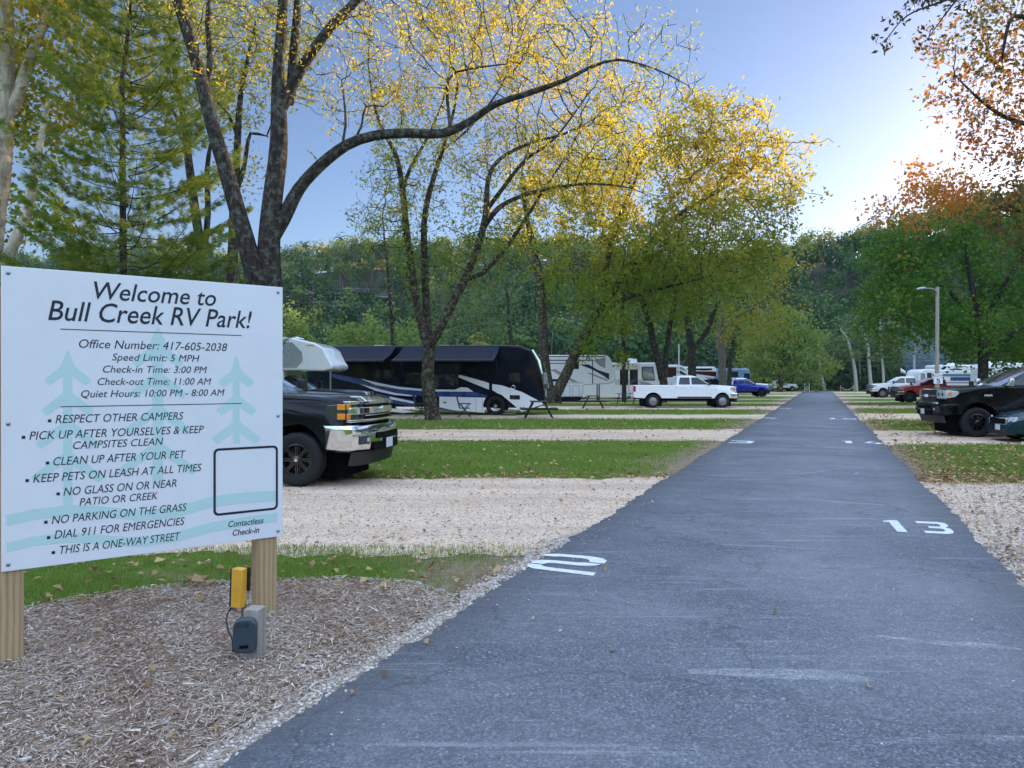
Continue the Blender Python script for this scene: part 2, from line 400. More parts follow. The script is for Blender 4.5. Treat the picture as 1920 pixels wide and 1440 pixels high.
# asphalt road: a slab with a ragged edge
m = N('asphalt'); co = m.coord('Object')
v = m.n('ShaderNodeTexVoronoi'); v.inputs['Scale'].default_value = 85; m.l(co, v.inputs['Vector'])
f1 = m.noise(co, 55, 4, .8); f2 = m.noise(co, .5, 5, .6, .4); f3 = m.noise(m.coord('Object', (1, 1, 1)), 7, 5, .7)
c = m.ramp(v.outputs['Color'], [(0, (.048,.053,.064)), (.55, (.110,.120,.142)), (.88, (.20,.213,.24)), (1, (.44,.45,.47))])
c = m.mix(m.ramp(f2, [(.38, 0.0), (.68, .40)]), c, (.29,.29,.305))
c = m.mix(m.ramp(f1, [(.58, 0.0), (.72, .35)]), c, (.40,.40,.41))
c = m.mix(m.ramp(f3, [(.3, .35), (.5, 0.0)]), c, (.08,.082,.09))
sx = m.n('ShaderNodeSeparateXYZ'); m.l(co, sx.inputs[0])
tt = mth('SUBTRACT', mth('MULTIPLY', sx.outputs['X'], RV.x), mth('MULTIPLY', sx.outputs['Y'], -RV.y))
ed = mth('ABSOLUTE', mth('SUBTRACT', tt, (RT0+RT1)/2)); ed = mth('ADD', ed, mth('MULTIPLY', f2, .9))
c = m.mix(m.ramp(mth('DIVIDE', ed, 3.0), [(.66, 0.0), (.83, .62)]), c, (.075,.077,.085))       # unworn, tar-dark margins
cr = m.n('ShaderNodeTexVoronoi'); cr.feature = 'DISTANCE_TO_EDGE'; cr.inputs['Scale'].default_value = .38; cw_ = m.n('ShaderNodeVectorMath', operation='ADD'); wn = m.n('ShaderNodeTexNoise'); wn.inputs['Scale'].default_value = 1.6; wn.inputs['Detail'].default_value = 6; m.l(co, wn.inputs['Vector']); m.l(co, cw_.inputs[0]); m.l(wn.outputs['Color'], cw_.inputs[1]); m.l(cw_.outputs[0], cr.inputs['Vector'])
c = m.mix(m.ramp(cr.outputs['Distance'], [(.0, .55), (.006, 0.0)]), c, (.05,.05,.055))
# tyre-scuff streaks that run across the road
st = m.noise(m.coord('Object', (.35, 6.5, 1)), 1.1, 5, .75, .25)
c = m.mix(m.ramp(st, [(.58, 0.0), (.70, .42)]), c, (.46,.46,.48))
m.set(Base_Color=c, Roughness=m.ramp(f1, [(.3, .62), (.7, .85)])); m.p.inputs['Specular IOR Level'].default_value = .35
m.bump(m.mix(.6, v.outputs['Distance'], f1), .55, .012)
M['asphalt'] = m.m
V, Q = [], []; S = np.concatenate([np.arange(-6, 30, .07), np.arange(30, 119.5, .5)])
rag = lambda s, k: .035*noise1(s*6, k)+.05*noise1(s*.7, k+2)+.02*noise1(s*31, k)
for s in S:
    for t, z in ((RT0-.03+rag(s, 1), -.03), (RT0+rag(s, 1), .026), (RT1+rag(s, 5), .026), (RT1+.03+rag(s, 5), -.03)):
        p = RU*float(s)+RV*float(t); V.append((p.x, p.y, z))
for i in range(len(S)-1):
    for k in range(3): Q.append((4*i+k, 4*i+k+1, 4*i+4+k+1, 4*i+4+k))
tag(np_mesh('road', V, Q, None, M['asphalt']), kind='structure')
# the cross track at the far end
g = MB(); p = RU*119; g.add([(p.x-60, 107.5, .01), (p.x+60, 107.5, .01), (p.x+60, 111.5, .01), (p.x-60, 111.5, .01)], [(0,1,2,3)])
tag(g.build('cross_track', M['gravel']), kind='structure')

# painted site numbers and chalky tyre marks
m = N('worn white road paint'); co = m.coord('Object'); a = m.noise(co, 26, 6, .75); b = m.noise(co, 90, 3, .8)
c = m.ramp(a, [(.30, (.26,.27,.29)), (.44, (.62,.64,.66)), (.8, (.74,.76,.78))]); c = m.mix(m.ramp(b, [(.33, .7), (.42, 0.0)]), c, (.12,.12,.13))
m.set(Base_Color=c, Roughness=.8); M['roadpaint'] = m.m
m = N('chalk scuff'); co = m.coord('Object', (1, 3.5, 1)); a = m.noise(co, 3.5, 6, .8); a2 = m.noise(m.coord(), 60, 3, .8)
tp = m.n('ShaderNodeBsdfTransparent'); ms = m.n('ShaderNodeMixShader'); m.set(Base_Color=(.50,.51,.53), Roughness=.9)
fa = m.mix(1.0, m.ramp(a, [(.33, 0.0), (.64, .72)]), m.ramp(a2, [(.35, .1), (.6, 1.0)]), 'MULTIPLY')
m.l(fa, ms.inputs[0]); m.l(tp.outputs[0], ms.inputs[1]); m.l(m.p.outputs[0], ms.inputs[2]); m.l(ms.outputs[0], m.out.inputs['Surface']); M['scuff'] = m.m
# stencil figures: polygons in a unit cell 0..1 wide, 0..1 high
def arcpts(cx, cy, rx, ry, a0, a1, n=7): return [(cx+rx*math.cos(R(a0+(a1-a0)*i/n)), cy+ry*math.sin(R(a0+(a1-a0)*i/n))) for i in range(n+1)]
def band(outer, inner): return outer+list(reversed(inner))
FIG = {
 '2': [[(.05,.80),(.12,.93),(.28,1),(.72,1),(.90,.95),(.99,.82),(.99,.66),(.78,.66),(.76,.78),(.68,.84),(.32,.84),(.26,.80)],
       [(.96,.61),(.90,.50),(.70,.42),(.34,.42),(.24,.38),(.20,.30),(0,.30),(.04,.44),(.12,.53),(.30,.58),(.62,.58),(.74,.62)],
       [(0,.25),(0,.08),(.12,0),(1,0),(1,.16),(.30,.16),(.21,.19),(.20,.25)]],
 '1': [[(.28,0),(.62,0),(.62,1),(.36,1),(.10,.90),(.10,.80),(.28,.82)]],
 '3': [[(0,1),(.75,1),(.95,.92),(1,.78),(.97,.62),(.84,.53),(.98,.44),(1,.25),(.94,.08),(.74,0),(0,0),(0,.18),(.66,.18),(.74,.24),(.74,.36),(.66,.42),(.28,.42),(.28,.58),(.66,.58),(.73,.64),(.73,.76),(.66,.82),(0,.82)]],
 '4': [[(.60,0),(.84,0),(.84,.22),(1,.22),(1,.40),(.84,.40),(.84,.55),(.60,.55),(.60,.40),(0,.40),(0,.24),(.60,.22)], [(.05,.46),(.28,.46),(.62,.98),(.36,1)]],
 '5': [[(1,1),(.05,1),(.05,.46),(.66,.46),(.74,.40),(.74,.24),(.66,.17),(0,.17),(0,0),(.74,0),(.94,.07),(1,.22),(1,.42),(.92,.58),(.74,.64),(.30,.64),(.30,.83),(1,.83)]],
}
def number(txt, TL, TR, BL, BR):
    g = MB(); n = len(txt); tot = n+.22*(n-1)
    for i, ch in enumerate(txt):
        for pl in FIG[ch]:
            P_ = []
            for u, v_ in pl:
                f = (i*1.22+u)/tot; p = (BL.lerp(BR, f)).lerp(TL.lerp(TR, f), v_); P_.append((p.x, p.y, .030))
            g.poly(P_)
    return tag(g.build('road_marking', M['roadpaint']), kind='structure')
def number_at(txt, px, py, w_):
    c_ = gr(px, py); u, v_ = RV*w_/2, RU*.42; return number(txt, c_-u+v_, c_+u+v_, c_-u-v_, c_+u-v_)
number('2', gr(1012, 1041), gr(1145, 1052), gr(985, 1070), gr(1112, 1086)); number('13', gr(1648, 979), gr(1772, 984), gr(1667, 1001), gr(1793, 1007))
number_at('3', 1391, 830.5, .62); number_at('14', 1615, 831.5, 1.05); number_at('4', 1443, 785, .7); number_at('15', 1578, 786.5, 1.2); number_at('5', 1472, 766.7, .7)
def scuff(pts, wpx, fade=True):
    g = MB(); P = [gr(*p) for p in pts]; L, Rr = [], []
    Q_ = []
    for i in range(len(P)-1):
        for j in range(8): Q_.append(P[i].lerp(P[i+1], j/8))
    Q_.append(P[-1])
    for i, p in enumerate(Q_):
        f = i/(len(Q_)-1); wd = wpx*(.25+.75*math.sin(math.pi*min(1, max(0, f*.9+.05))))*(1+.3*noise1(f*20, wpx))
        g.v += [(p.x, p.y-wd/2, .0285), (p.x, p.y+wd/2, .0285)]
    for i in range(len(Q_)-1): g.f.append((2*i, 2*i+2, 2*i+3, 2*i+1)); g.m.append(0)
    tag(g.build('tyre_scuff_marking', M['scuff']), kind='structure')
scuff([(1290,1268),(1440,1272),(1560,1276),(1635,1284)], .16)
scuff([(1640,1200),(1760,1214),(1840,1218),(1915,1226)], .10)
scuff([(1350,1026),(1450,1030),(1550,1036)], .07)
scuff([(1475,934),(1530,940),(1580,945),(1650,950),(1730,952)], .13); scuff([(1490,936),(1540,944),(1600,948)], .12)
scuff([(1302,881),(1400,889),(1500,891),(1530,889),(1540,886),(1565,883),(1590,885),(1610,889),(1600,893),(1650,895),(1705,895)], .13)
scuff([(1420,853),(1450,858)], .2); scuff([(1385,853),(1420,855)], .15); scuff([(1420,832),(1480,838),(1540,841),(1640,843)], .2)
scuff([(1400,843),(1500,846),(1600,848)], .2); scuff([(1560,834),(1640,838)], .18); scuff([(1480,800),(1560,803)], .3); scuff([(1460,815),(1600,819)], .25)

# hills
nx, ny = 210, 110
xs = np.linspace(-520, 620, nx); ys = np.linspace(0, 520, ny); XX, YY = np.meshgrid(xs, ys); HH = hill_h(XX, YY)
V = np.stack([XX.ravel(), YY.ravel(), HH.ravel()-.08], 1); I = np.arange(nx*ny).reshape(ny, nx)
Q = np.stack([I[:-1,:-1].ravel(), I[:-1,1:].ravel(), I[1:,1:].ravel(), I[1:,:-1].ravel()], 1)
keep = (HH.ravel()[Q] > 0).any(1); Q = Q[keep]
m = N('forest floor'); a = m.noise(m.coord(), .25, 6, .7); m.set(Base_Color=m.ramp(a, [(.3, (.018,.022,.010)), (.7, (.05,.045,.025))]), Roughness=1.0)
tag(np_mesh('hill', V, Q, None, m.m, None, True), kind='structure')
# hill face above the valley also stands outside the frame, to the right, where it keeps the low sun off the ground

# ------------------------------------------------------------------ forest on the hill (one far wood)
M['forest'] = leaf_mat('far foliage', [(.0,(.022,.055,.026)),(.25,(.045,.10,.034)),(.5,(.085,.155,.042)),(.72,(.15,.21,.05)),(.86,(.26,.24,.055)),(1,(.40,.21,.055))], .22, .7, .03, .22)
M['forestbark'] = bark_mat('far trunks', (.12,.11,.10), (.30,.28,.25))
def forest():
    n = 5200; X = RNG.uniform(-330, 420, n); Y = RNG.uniform(121, 290, n)
    phi = np.degrees(np.arctan2(X, Y)); ok = (phi > -44) & (phi < 62)
    # only what can be seen or what shades: the front slope and the crest
    X, Y, phi = X[ok], Y[ok], phi[ok]
    D = np.hypot(X, Y)*np.cos(np.radians(np.clip(np.abs(phi), 0, 52))); ok = D < 285; X, Y, phi, D = X[ok], Y[ok], phi[ok], D[ok]
    ok = ~((X > -64) & (X < -33) & (Y > 188) & (Y < 209) & (RNG.random(len(X)) < .8)); X, Y, phi, D = X[ok], Y[ok], phi[ok], D[ok]
    H = hill_h(X, Y); C, S, T, O_ = [], [], [], []; tv, tq = MB(), 0
    for x, y, h, d, ph in zip(X, Y, H, D, phi):
        vis = -38 < ph < 36
        kind = RNG.random(); crest = d > 235
        ht = RNG.uniform(8, 13.5) if d > 150 else RNG.uniform(7, 12)
        base_t = RNG.beta(1.1, 1.5)*.74
        if crest and RNG.random() < .55: base_t = RNG.uniform(.7, 1.0)  # crest foliage tinted golden: sunlit ridge tops put into the leaf colour
        if RNG.random() < .07: base_t = RNG.uniform(.75, .98)
        con = (kind < .22 and 160 < d < 222)
        if con: base_t *= .3
        k = int((150 if vis else 40)*(1.25 if d < 150 else 1))
        sz = (.85 if vis else 2.4)
        u = rnd_dirs(k); rr = RNG.random(k)**.45
        if con:
            z = RNG.random(k)**.8; rad = (1-z)*RNG.uniform(1.6, 2.2)+.25
            P = np.stack([u[:,0]*rad, u[:,1]*rad, z*ht*1.15+.5], 1); Od = u*np.array([1, 1, .3])+np.array([0, 0, .35])
        else:
            cw = ht*RNG.uniform(.27, .40)
            nl = RNG.integers(3, 6); lob = rnd_dirs(nl)*.55; li = RNG.integers(0, nl, k)
            P = (lob[li]+u*rr[:, None]*.62)*np.array([cw, cw, ht*.36])+np.array([0, 0, ht*.62]); Od = u*.75+lob[li]*.7
        P += np.array([x, y, h]); C.append(P); O_.append(Od+RNG.normal(0, .28, (k, 3))); S.append(np.full(k, sz)*RNG.uniform(.8, 1.2)); T.append(np.clip(base_t+RNG.normal(0, .06, k), 0, 1))
        if vis and RNG.random() < .30 and not con:
            lean = RNG.normal(0, .8, 2); tv.tube([(x, y, h-.3), (x+lean[0]*.5, y, h+ht*.4), (x+lean[0], y+lean[1]*.3, h+ht*.9)], [.16, .12, .05], 4, False)
    for i in range(620):                                # thicket along the foot of the slope
        x, y = RNG.uniform(-140, 190), RNG.uniform(118.5, 130); ht = RNG.uniform(1.6, 5.5); k = 60; u = rnd_dirs(k); rr = RNG.random(k)**.4
        P = u*rr[:, None]*np.array([ht*.55, ht*.45, ht*.5])+np.array([x, y, ht*.48+hill_h(np.array([x]), np.array([y]))[0]]); C.append(P); O_.append(u+RNG.normal(0, .3, (k, 3))); S.append(np.full(k, .6)); T.append(np.clip(RNG.beta(1.2, 1.8)*.6+RNG.normal(0, .07, k), 0, 1))
    C = np.concatenate(C); S = np.concatenate(S); T = np.concatenate(T)
    n = len(C); Od = np.concatenate(O_); A = np.cross(Od, rnd_dirs(n)); A /= np.linalg.norm(A, axis=1)[:, None]+1e-9; B = np.cross(Od, A); B /= np.linalg.norm(B, axis=1)[:, None]+1e-9
    V, Q = rhombs(C-A*.5*S[:, None], A*S[:, None], B*(S*.42)[:, None], .3)
    V2 = np.array(tv.v); Q2 = np.array(tv.f)+len(V)
    o = np_mesh('forest', np.concatenate([V, V2]), np.concatenate([Q, Q2]), np.concatenate([T, np.zeros(len(Q2))]), [M['forest'], M['forestbark']], None, False, np.concatenate([np.zeros(len(Q)), np.ones(len(Q2))]))
    tag(o, 'dense mixed wood covering the hill behind the campground', 'forest', kind='stuff')
forest()

# the wooded bank behind the photographer: seen only mirrored in paint, chrome and glass
def bank():
    C, S, T = [], [], []
    for i in range(210):
        x, y = RNG.uniform(-150, 150), RNG.uniform(-70, -36); ht = RNG.uniform(11, 18); k = 60
        u = rnd_dirs(k)*(RNG.random(k)**.4)[:, None]; C.append(u*np.array([ht*.4, ht*.4, ht*.48])+np.array([x, y, ht*.5])); T.append(np.clip(RNG.random()*.9+RNG.normal(0, .1, k), 0, 1))
    C = np.concatenate(C); T = np.concatenate(T); n = len(C); A = rnd_dirs(n); B = np.cross(A, rnd_dirs(n)); B /= np.linalg.norm(B, axis=1)[:, None]+1e-9
    V, Q = rhombs(C, A*2.6, B*1.1, .3); tag(np_mesh('forest', V, Q, T, M['forest']), 'wooded bank on the near side of the valley', 'forest', kind='stuff')
bank()

# limestone ledges showing through the wood, on the left of the hill
m = N('limestone'); a = m.noise(m.coord('Object', (.3, .3, 3)), 1.5, 6, .7); m.set(Base_Color=m.ramp(a, [(.3, (.05,.05,.055)), (.6, (.20,.19,.19)), (.8, (.33,.32,.31))]), Roughness=.95)
g = MB()
for px, py, wpx, hpx in ((610,549,90,7),(655,543,70,6),(600,566,80,5),(650,572,110,6),(585,580,60,4),(700,556,60,5),(560,556,50,4)):
    p = at(px, py, 208.0); n = 12; top = []
    wdt, hh = wpx/F_PX*208, hpx/F_PX*208
    pts = [(p.x+wdt*(i/n-.5), p.y+RNG.uniform(-.5, .5), p.z+hh*RNG.uniform(.2, .6)) for i in range(n+1)]+[(p.x+wdt*(.5-i/n), p.y, p.z-hh*RNG.uniform(.3, .6)) for i in range(n+1)]
    g.prism(pts, (0, 9, .5))
tag(g.build('rock_ledge', m.m), 'grey layered limestone ledge showing through the wood on the hillside', 'rock ledge')
# ------------------------------------------------------------------ trees
def grow(limbs, attr, step, kill, iters=90, infl=6.0):
    """space colonisation from traced limbs. limbs: [(points, radii, parent_limb or None)]"""
    pos, par, fix = [], [], []
    ends = {}
    for li, (pts, rad, pl) in enumerate(limbs):
        pts = [Vector(p) for p in pts]; dense = []
        # smooth the traced polyline (Catmull-Rom), then resample
        for i in range(len(pts)-1):
            p0, p1, p2, p3 = pts[max(i-1, 0)], pts[i], pts[i+1], pts[min(i+2, len(pts)-1)]
            k = max(2, int((p2-p1).length/step))
            for j in range(k):
                t = j/k; q = .5*((2*p1)+(p2-p0)*t+(2*p0-5*p1+4*p2-p3)*t*t+(3*p1-p0-3*p2+p3)*t**3)
                dense.append((q, rad[i]+(rad[i+1]-rad[i])*t))
        dense.append((pts[-1], rad[-1])); prev = -1; idx = []
        if pl is not None:
            A = np.array([pos[k] for k in ends[pl]]); d = np.linalg.norm(A-np.array(pts[0]), axis=1); prev = ends[pl][int(d.argmin())]
        for q, r in dense:
            pos.append(np.array(q)); par.append(prev); fix.append(r); prev = len(pos)-1; idx.append(prev)
        ends[li] = idx
    P = np.array(pos); par = list(par); fix = list(fix); A = attr.copy(); nfix = len(P)
    d0 = np.full(len(A), 1e9); who = np.zeros(len(A), int)
    def upd(new0):
        for s in range(0, len(A), 4000):
            D = np.linalg.norm(A[s:s+4000, None, :]-P[None, new0:, :], axis=2); j = D.argmin(1); dm = D[np.arange(len(j)), j]
            b = dm < d0[s:s+4000]; d0[s:s+4000][b] = dm[b]; who[s:s+4000][b] = j[b]+new0
    upd(0); seen = {}
    for it in range(iters):
        act = d0 < infl if it > 3 else d0 < infl*3
        if not act.any(): break
        dirs = A-P[who]; dirs /= np.linalg.norm(dirs, axis=1)[:, None]+1e-9
        S = np.zeros_like(P); np.add.at(S, who[act], dirs[act]); src = np.unique(who[act])
        nd = S[src]; L = np.linalg.norm(nd, axis=1); nd = nd/(L[:, None]+1e-9)+RNG.normal(0, .13, nd.shape); nd[:, 2] += .04
        nd /= np.linalg.norm(nd, axis=1)[:, None]
        new, npar = [], []
        for s, dv in zip(src, nd):
            c = seen.setdefault(int(s), [])
            if len(c) >= 3 or any(float(dv @ e) > .93 for e in c): continue
            c.append(dv); new.append(P[s]+dv*step); npar.append(int(s))
        if not new: break
        n0 = len(P); P = np.concatenate([P, np.array(new)]); par += npar; fix += [0]*len(new)
        upd(n0); live = d0 > kill; A, d0, who = A[live], d0[live], who[live]
        if len(A) == 0: break
    return P, par, fix, nfix
def tree_mesh(P, par, fix, tip=.007, ex=2.25, wob=.05, flare=None):
    n = len(P); ch = [[] for _ in range(n)]
    for i, p in enumerate(par):
        if p >= 0: ch[p].append(i)
    r = [0.0]*n
    for i in range(n-1, -1, -1):
        s = sum(r[c]**ex for c in ch[i] if not fix[c] or True); r[i] = max(tip, s**(1/ex))
    # nodes of traced limbs keep their traced radius; grown ones never exceed their parent
    for i in range(n):
        if fix[i]: r[i] = fix[i]
        elif par[i] >= 0: r[i] = min(r[i], r[par[i]]*.8 if fix[par[i]] else r[par[i]])
    g = MB(); done = set()
    starts = [i for i in range(n) if par[i] < 0]
    stack = list(starts)
    for s0 in range(n):
        for c in sorted(ch[s0], key=lambda k: -r[k])[1:]: stack.append(c)
    for s0 in stack:
        chain, rad = [], []
        if par[s0] >= 0: chain.append(P[par[s0]]); rad.append(min(r[par[s0]], r[s0]*1.15))
        k = s0
        while True:
            chain.append(P[k]); rad.append(r[k])
            if not ch[k]: break
            k = max(ch[k], key=lambda q: r[q])
        if len(chain) < 2: continue
        rm = max(rad); sides = 14 if rm > .12 else 8 if rm > .04 else 5 if rm > .018 else 3
        g.tube(chain, rad, sides, False, wob if rm > .06 else 0)
    return g, r
def blobs(items, clump=.45, per=14):
    """items: (px, py, Y, rx_px, ry_px, depth_m, n) -> clumpy attractor points in crown blobs"""
    out = []
    for px, py, Y, rx, ry, dz, n in items:
        c = np.array(at(px, py, Y)); s = np.array([rx/F_PX*Y, dz, ry/F_PX*Y]); nc = max(1, n//per)
        u = rnd_dirs(nc)*(RNG.random(nc)**(1/2.6))[:, None]*s+c
        k = RNG.integers(0, nc, n); out.append(u[k]+RNG.normal(0, clump, (n, 3)))
    return np.concatenate(out)
def make_tree(name, limbs, attr, bark, leaf, label, cat='tree', group=None, step=.35, kill=.5, leaf_size=.12, aspect=.45, per_node=5, spread=.28,
              tip=.007, min_leaf_r=.03, base=None, tint=None, iters=90, bare=0.0, thin_z=None, infl=6.0, ex=2.25, holes=None):
    if holes:                                        # gaps where the sky shows through
        for q in attr[RNG.integers(0, len(attr), holes[0])]: attr = attr[np.linalg.norm(attr-q, axis=1) > holes[1]*RNG.uniform(.6, 1.2)]
    P, par, fix, nf = grow(limbs, attr, step, kill, iters, infl)
    g, r = tree_mesh(P, par, fix, tip, ex)
    base = Vector(base if base is not None else limbs[0][0][0])
    root = empty(name, base); tag(root, label, cat, group)
    g.v = [(a-base.x, b-base.y, c-base.z) for a, b, c in g.v]
    g.build('trunk', bark, root, True, angle=60)
    r = np.array(r); idx = np.where((r < min_leaf_r) & (np.arange(len(P)) >= nf))[0]
    if bare: idx = idx[RNG.random(len(idx)) > bare]
    if thin_z: idx = idx[RNG.random(len(idx)) < np.interp(P[idx, 2], *thin_z)]
    k = RNG.poisson(per_node*RNG.gamma(.8, 1/.8, len(idx))); C = np.repeat(P[idx], k, 0); tn = np.repeat(RNG.random(len(idx)), k)
    C = C+RNG.normal(0, spread, C.shape)-np.array(base)
    V, Q = leaf_arrays(C, leaf_size, aspect)
    T = np.clip(.5*tn+.5*RNG.random(len(C)), 0, 1)
    if tint is not None: T = np.clip(T+tint(C+np.array(base)), 0, 1)
    np_mesh('crown', V, Q, T, leaf, root)
    return root
def L3(Y0, *pts):
    """traced limb: (px, py, radius m[, depth offset]) at depth Y0"""
    return [at(p[0], p[1], Y0+(p[3] if len(p) > 3 else 0)) for p in pts], [p[2] for p in pts]

M['leafyellow'] = leaf_mat('yellow green ash leaf', [(.0,(.09,.17,.025)),(.35,(.17,.23,.03)),(.65,(.33,.285,.037)),(.88,(.47,.32,.035)),(1,(.50,.25,.037))], .55, .5, .25)
M['leafolive'] = leaf_mat('olive autumn leaf', [(.0,(.12,.20,.026)),(.4,(.19,.25,.034)),(.7,(.33,.275,.037)),(.92,(.47,.32,.035)),(1,(.50,.25,.035))], .55, .5, .18)
M['leafgreen'] = leaf_mat('maple green leaf', [(.0,(.05,.12,.02)),(.45,(.09,.19,.03)),(.8,(.16,.24,.035)),(1,(.30,.27,.045))], .45, .5, .3)
M['leafred'] = leaf_mat('reddening leaf', [(.0,(.05,.075,.02)),(.3,(.11,.10,.03)),(.55,(.25,.12,.04)),(.8,(.36,.11,.055)),(1,(.44,.22,.05))], .5, .5, .45)
M['leafbright'] = leaf_mat('light green leaf', [(.0,(.10,.17,.035)),(.5,(.17,.245,.055)),(1,(.30,.30,.08))], .45, .5, .3)
M['leafdull'] = leaf_mat('dull grey green leaf', [(.0,(.07,.12,.05)),(.5,(.12,.18,.07)),(1,(.25,.23,.08))], .4, .6, .3)
M['needle'] = leaf_mat('pine needle', [(.0,(.05,.11,.022)),(.4,(.11,.18,.032)),(.75,(.24,.26,.04)),(1,(.40,.31,.045))], .4, .5, .4)

def yellow_high(z0, z1, amt):
    return lambda C: np.interp(C[:, 2], [z0, z1], [-amt*.5, amt*.6])

# the big two-stemmed tree behind the sign
Y = 16.0
D = [L3(Y,(492,900,.36),(498,760,.31),(502,640,.28),(506,545,.255),(503,470,.235),(512,380,.205),(520,290,.19),(523,225,.17),(522,140,.125),(528,50,.11),(532,-60,.09),(535,-220,.05))+(None,),
     L3(Y,(500,600,.22,-.1),(478,520,.20,-.2),(455,430,.175,-.2),(432,350,.16,-.2),(408,265,.15,-.2),(385,180,.14,-.2),(362,95,.12,-.1),(330,-10,.11,0),(300,-120,.08,.1),(280,-260,.04))+(0,),
     L3(Y,(512,445,.15),(532,410,.15),(560,355,.13),(600,310,.12),(650,272,.11),(700,255,.105),(760,250,.10),(830,250,.095),(880,228,.08),(930,195,.07),(1000,172,.06),(1060,150,.048),(1110,125,.036),(1160,112,.026),(1230,130,.018),(1290,160,.01))+(0,),
     L3(Y,(530,200,.12),(558,140,.115),(590,90,.105),(625,45,.095),(665,5,.085),(710,-50,.06),(760,-130,.04))+(0,),
     L3(Y,(545,190,.10,.2),(550,110,.095,.3),(556,30,.085,.3),(562,-60,.06,.4),(570,-200,.03,.4))+(0,),
     L3(Y,(385,180,.07,.3),(393,110,.065,.4),(390,40,.06,.5),(395,-60,.04,.5))+(1,),
     L3(Y,(640,278,.03),(648,235,.028),(645,185,.022),(640,150,.014))+(2,), L3(Y,(662,268,.03),(678,235,.024),(686,200,.018),(720,200,.012))+(2,),
     L3(Y,(845,246,.04),(840,150,.03),(880,130,.022),(950,120,.014))+(2,), L3(Y,(1110,125,.03),(1180,95,.022),(1240,80,.014),(1290,90,.008))+(2,),
     L3(Y,(1000,172,.03),(1060,110,.024),(1120,60,.016),(1180,20,.01))+(2,)]
A = blobs([(640,170,16,60,60,1.0,160),(560,40,16.3,110,90,1.6,420),(420,60,16.3,120,90,1.6,330),(700,30,16,130,80,1.5,300),(860,130,16,110,70,1.1,190),(1080,90,16,110,55,.9,240),(1230,100,16,90,70,.8,260),(1270,160,16,60,30,.6,110),(330,-80,16,160,110,2,300),(560,-140,16,240,110,2.4,600),(900,-40,16,160,60,1.4,220)], .25)
make_tree('maple_tree', D, A, M['bark'], M['leafyellow'], 'large dark-barked tree right behind the welcome sign, one limb arching right', 'tree', None, .20, .25, .088, .34, 5.0, .11, .0065, .03, gr(492, 863), lambda C: np.interp(C[:,0], [-3, 3], [.28, .12]), 80)

# many-stemmed tree beside the motorhome
Y = 32.0
E = [L3(Y,(812,790,.36),(808,765,.31),(803,720,.275),(803,680,.26),(806,650,.26))+(None,),
     L3(Y,(804,655,.22),(786,590,.18),(774,520,.16),(762,430,.145),(754,350,.13),(742,290,.10),(716,240,.07),(700,190,.045),(690,120,.025))+(0,),
     L3(Y,(806,650,.20,.2),(800,590,.165,.3),(797,500,.15,.3),(795,420,.13,.4),(808,350,.115,.4),(830,280,.09,.4),(850,210,.06,.4),(862,130,.035))+(0,),
     L3(Y,(810,640,.21,-.2),(838,590,.185,-.3),(868,530,.165,-.3),(890,480,.15,-.3),(905,430,.14,-.4),(912,390,.125,-.4),(915,340,.10,-.4),(935,300,.08),(990,270,.07),(1060,250,.05),(1110,225,.035),(1170,190,.02))+(0,),
     L3(Y,(905,430,.11),(935,390,.11),(985,365,.085),(1050,350,.065),(1110,345,.05),(1180,352,.03),(1220,370,.016))+(3,),
     L3(Y,(870,525,.11,.5),(905,512,.10,.8),(940,475,.09,1),(980,420,.075,1),(1010,370,.06,1),(1050,310,.045,1),(1085,250,.03,1))+(3,),
     L3(Y,(912,395,.10),(945,350,.09),(985,300,.075),(1040,260,.05),(1100,180,.03))+(3,),
     L3(Y,(756,350,.09),(772,310,.075),(800,260,.06),(830,190,.04),(850,90,.02))+(1,), L3(Y,(742,290,.06),(760,200,.045),(800,130,.03),(850,60,.018))+(1,),
     L3(Y,(935,300,.05),(900,240,.04),(880,150,.03),(890,60,.018))+(3,), L3(Y,(830,280,.06),(880,240,.05),(940,160,.035),(980,60,.02))+(2,)]
A = blobs([(760,190,32,80,100,2.5,420),(870,90,32,140,110,3.5,800),(1010,60,32,130,90,3.2,600),(1030,180,32,120,90,3.5,900),(1140,260,32.5,90,90,3,750),(1090,330,32.5,120,70,3,600),(940,290,32,150,80,3,700),(780,330,32,80,80,2.5,330),(800,450,32,90,90,2.2,300),(930,460,32.5,110,70,2.6,450),(1190,180,32,60,60,2,150),(730,430,32,45,50,1.2,120),(860,-40,32,220,60,4,520)], .5)
make_tree('ash_tree', E, A, M['bark2'], M['leafyellow'], 'many-stemmed yellowing tree in front of the dark motorhome, ringed by bare soil', 'tree', None, .33, .43, .15, .40, 9.5, .19, .012, .05, gr(812, 788.5), yellow_high(5.5, 14, .7), 90, 0, ([4, 8], [.55, 1.0]), holes=(26, 1.0))

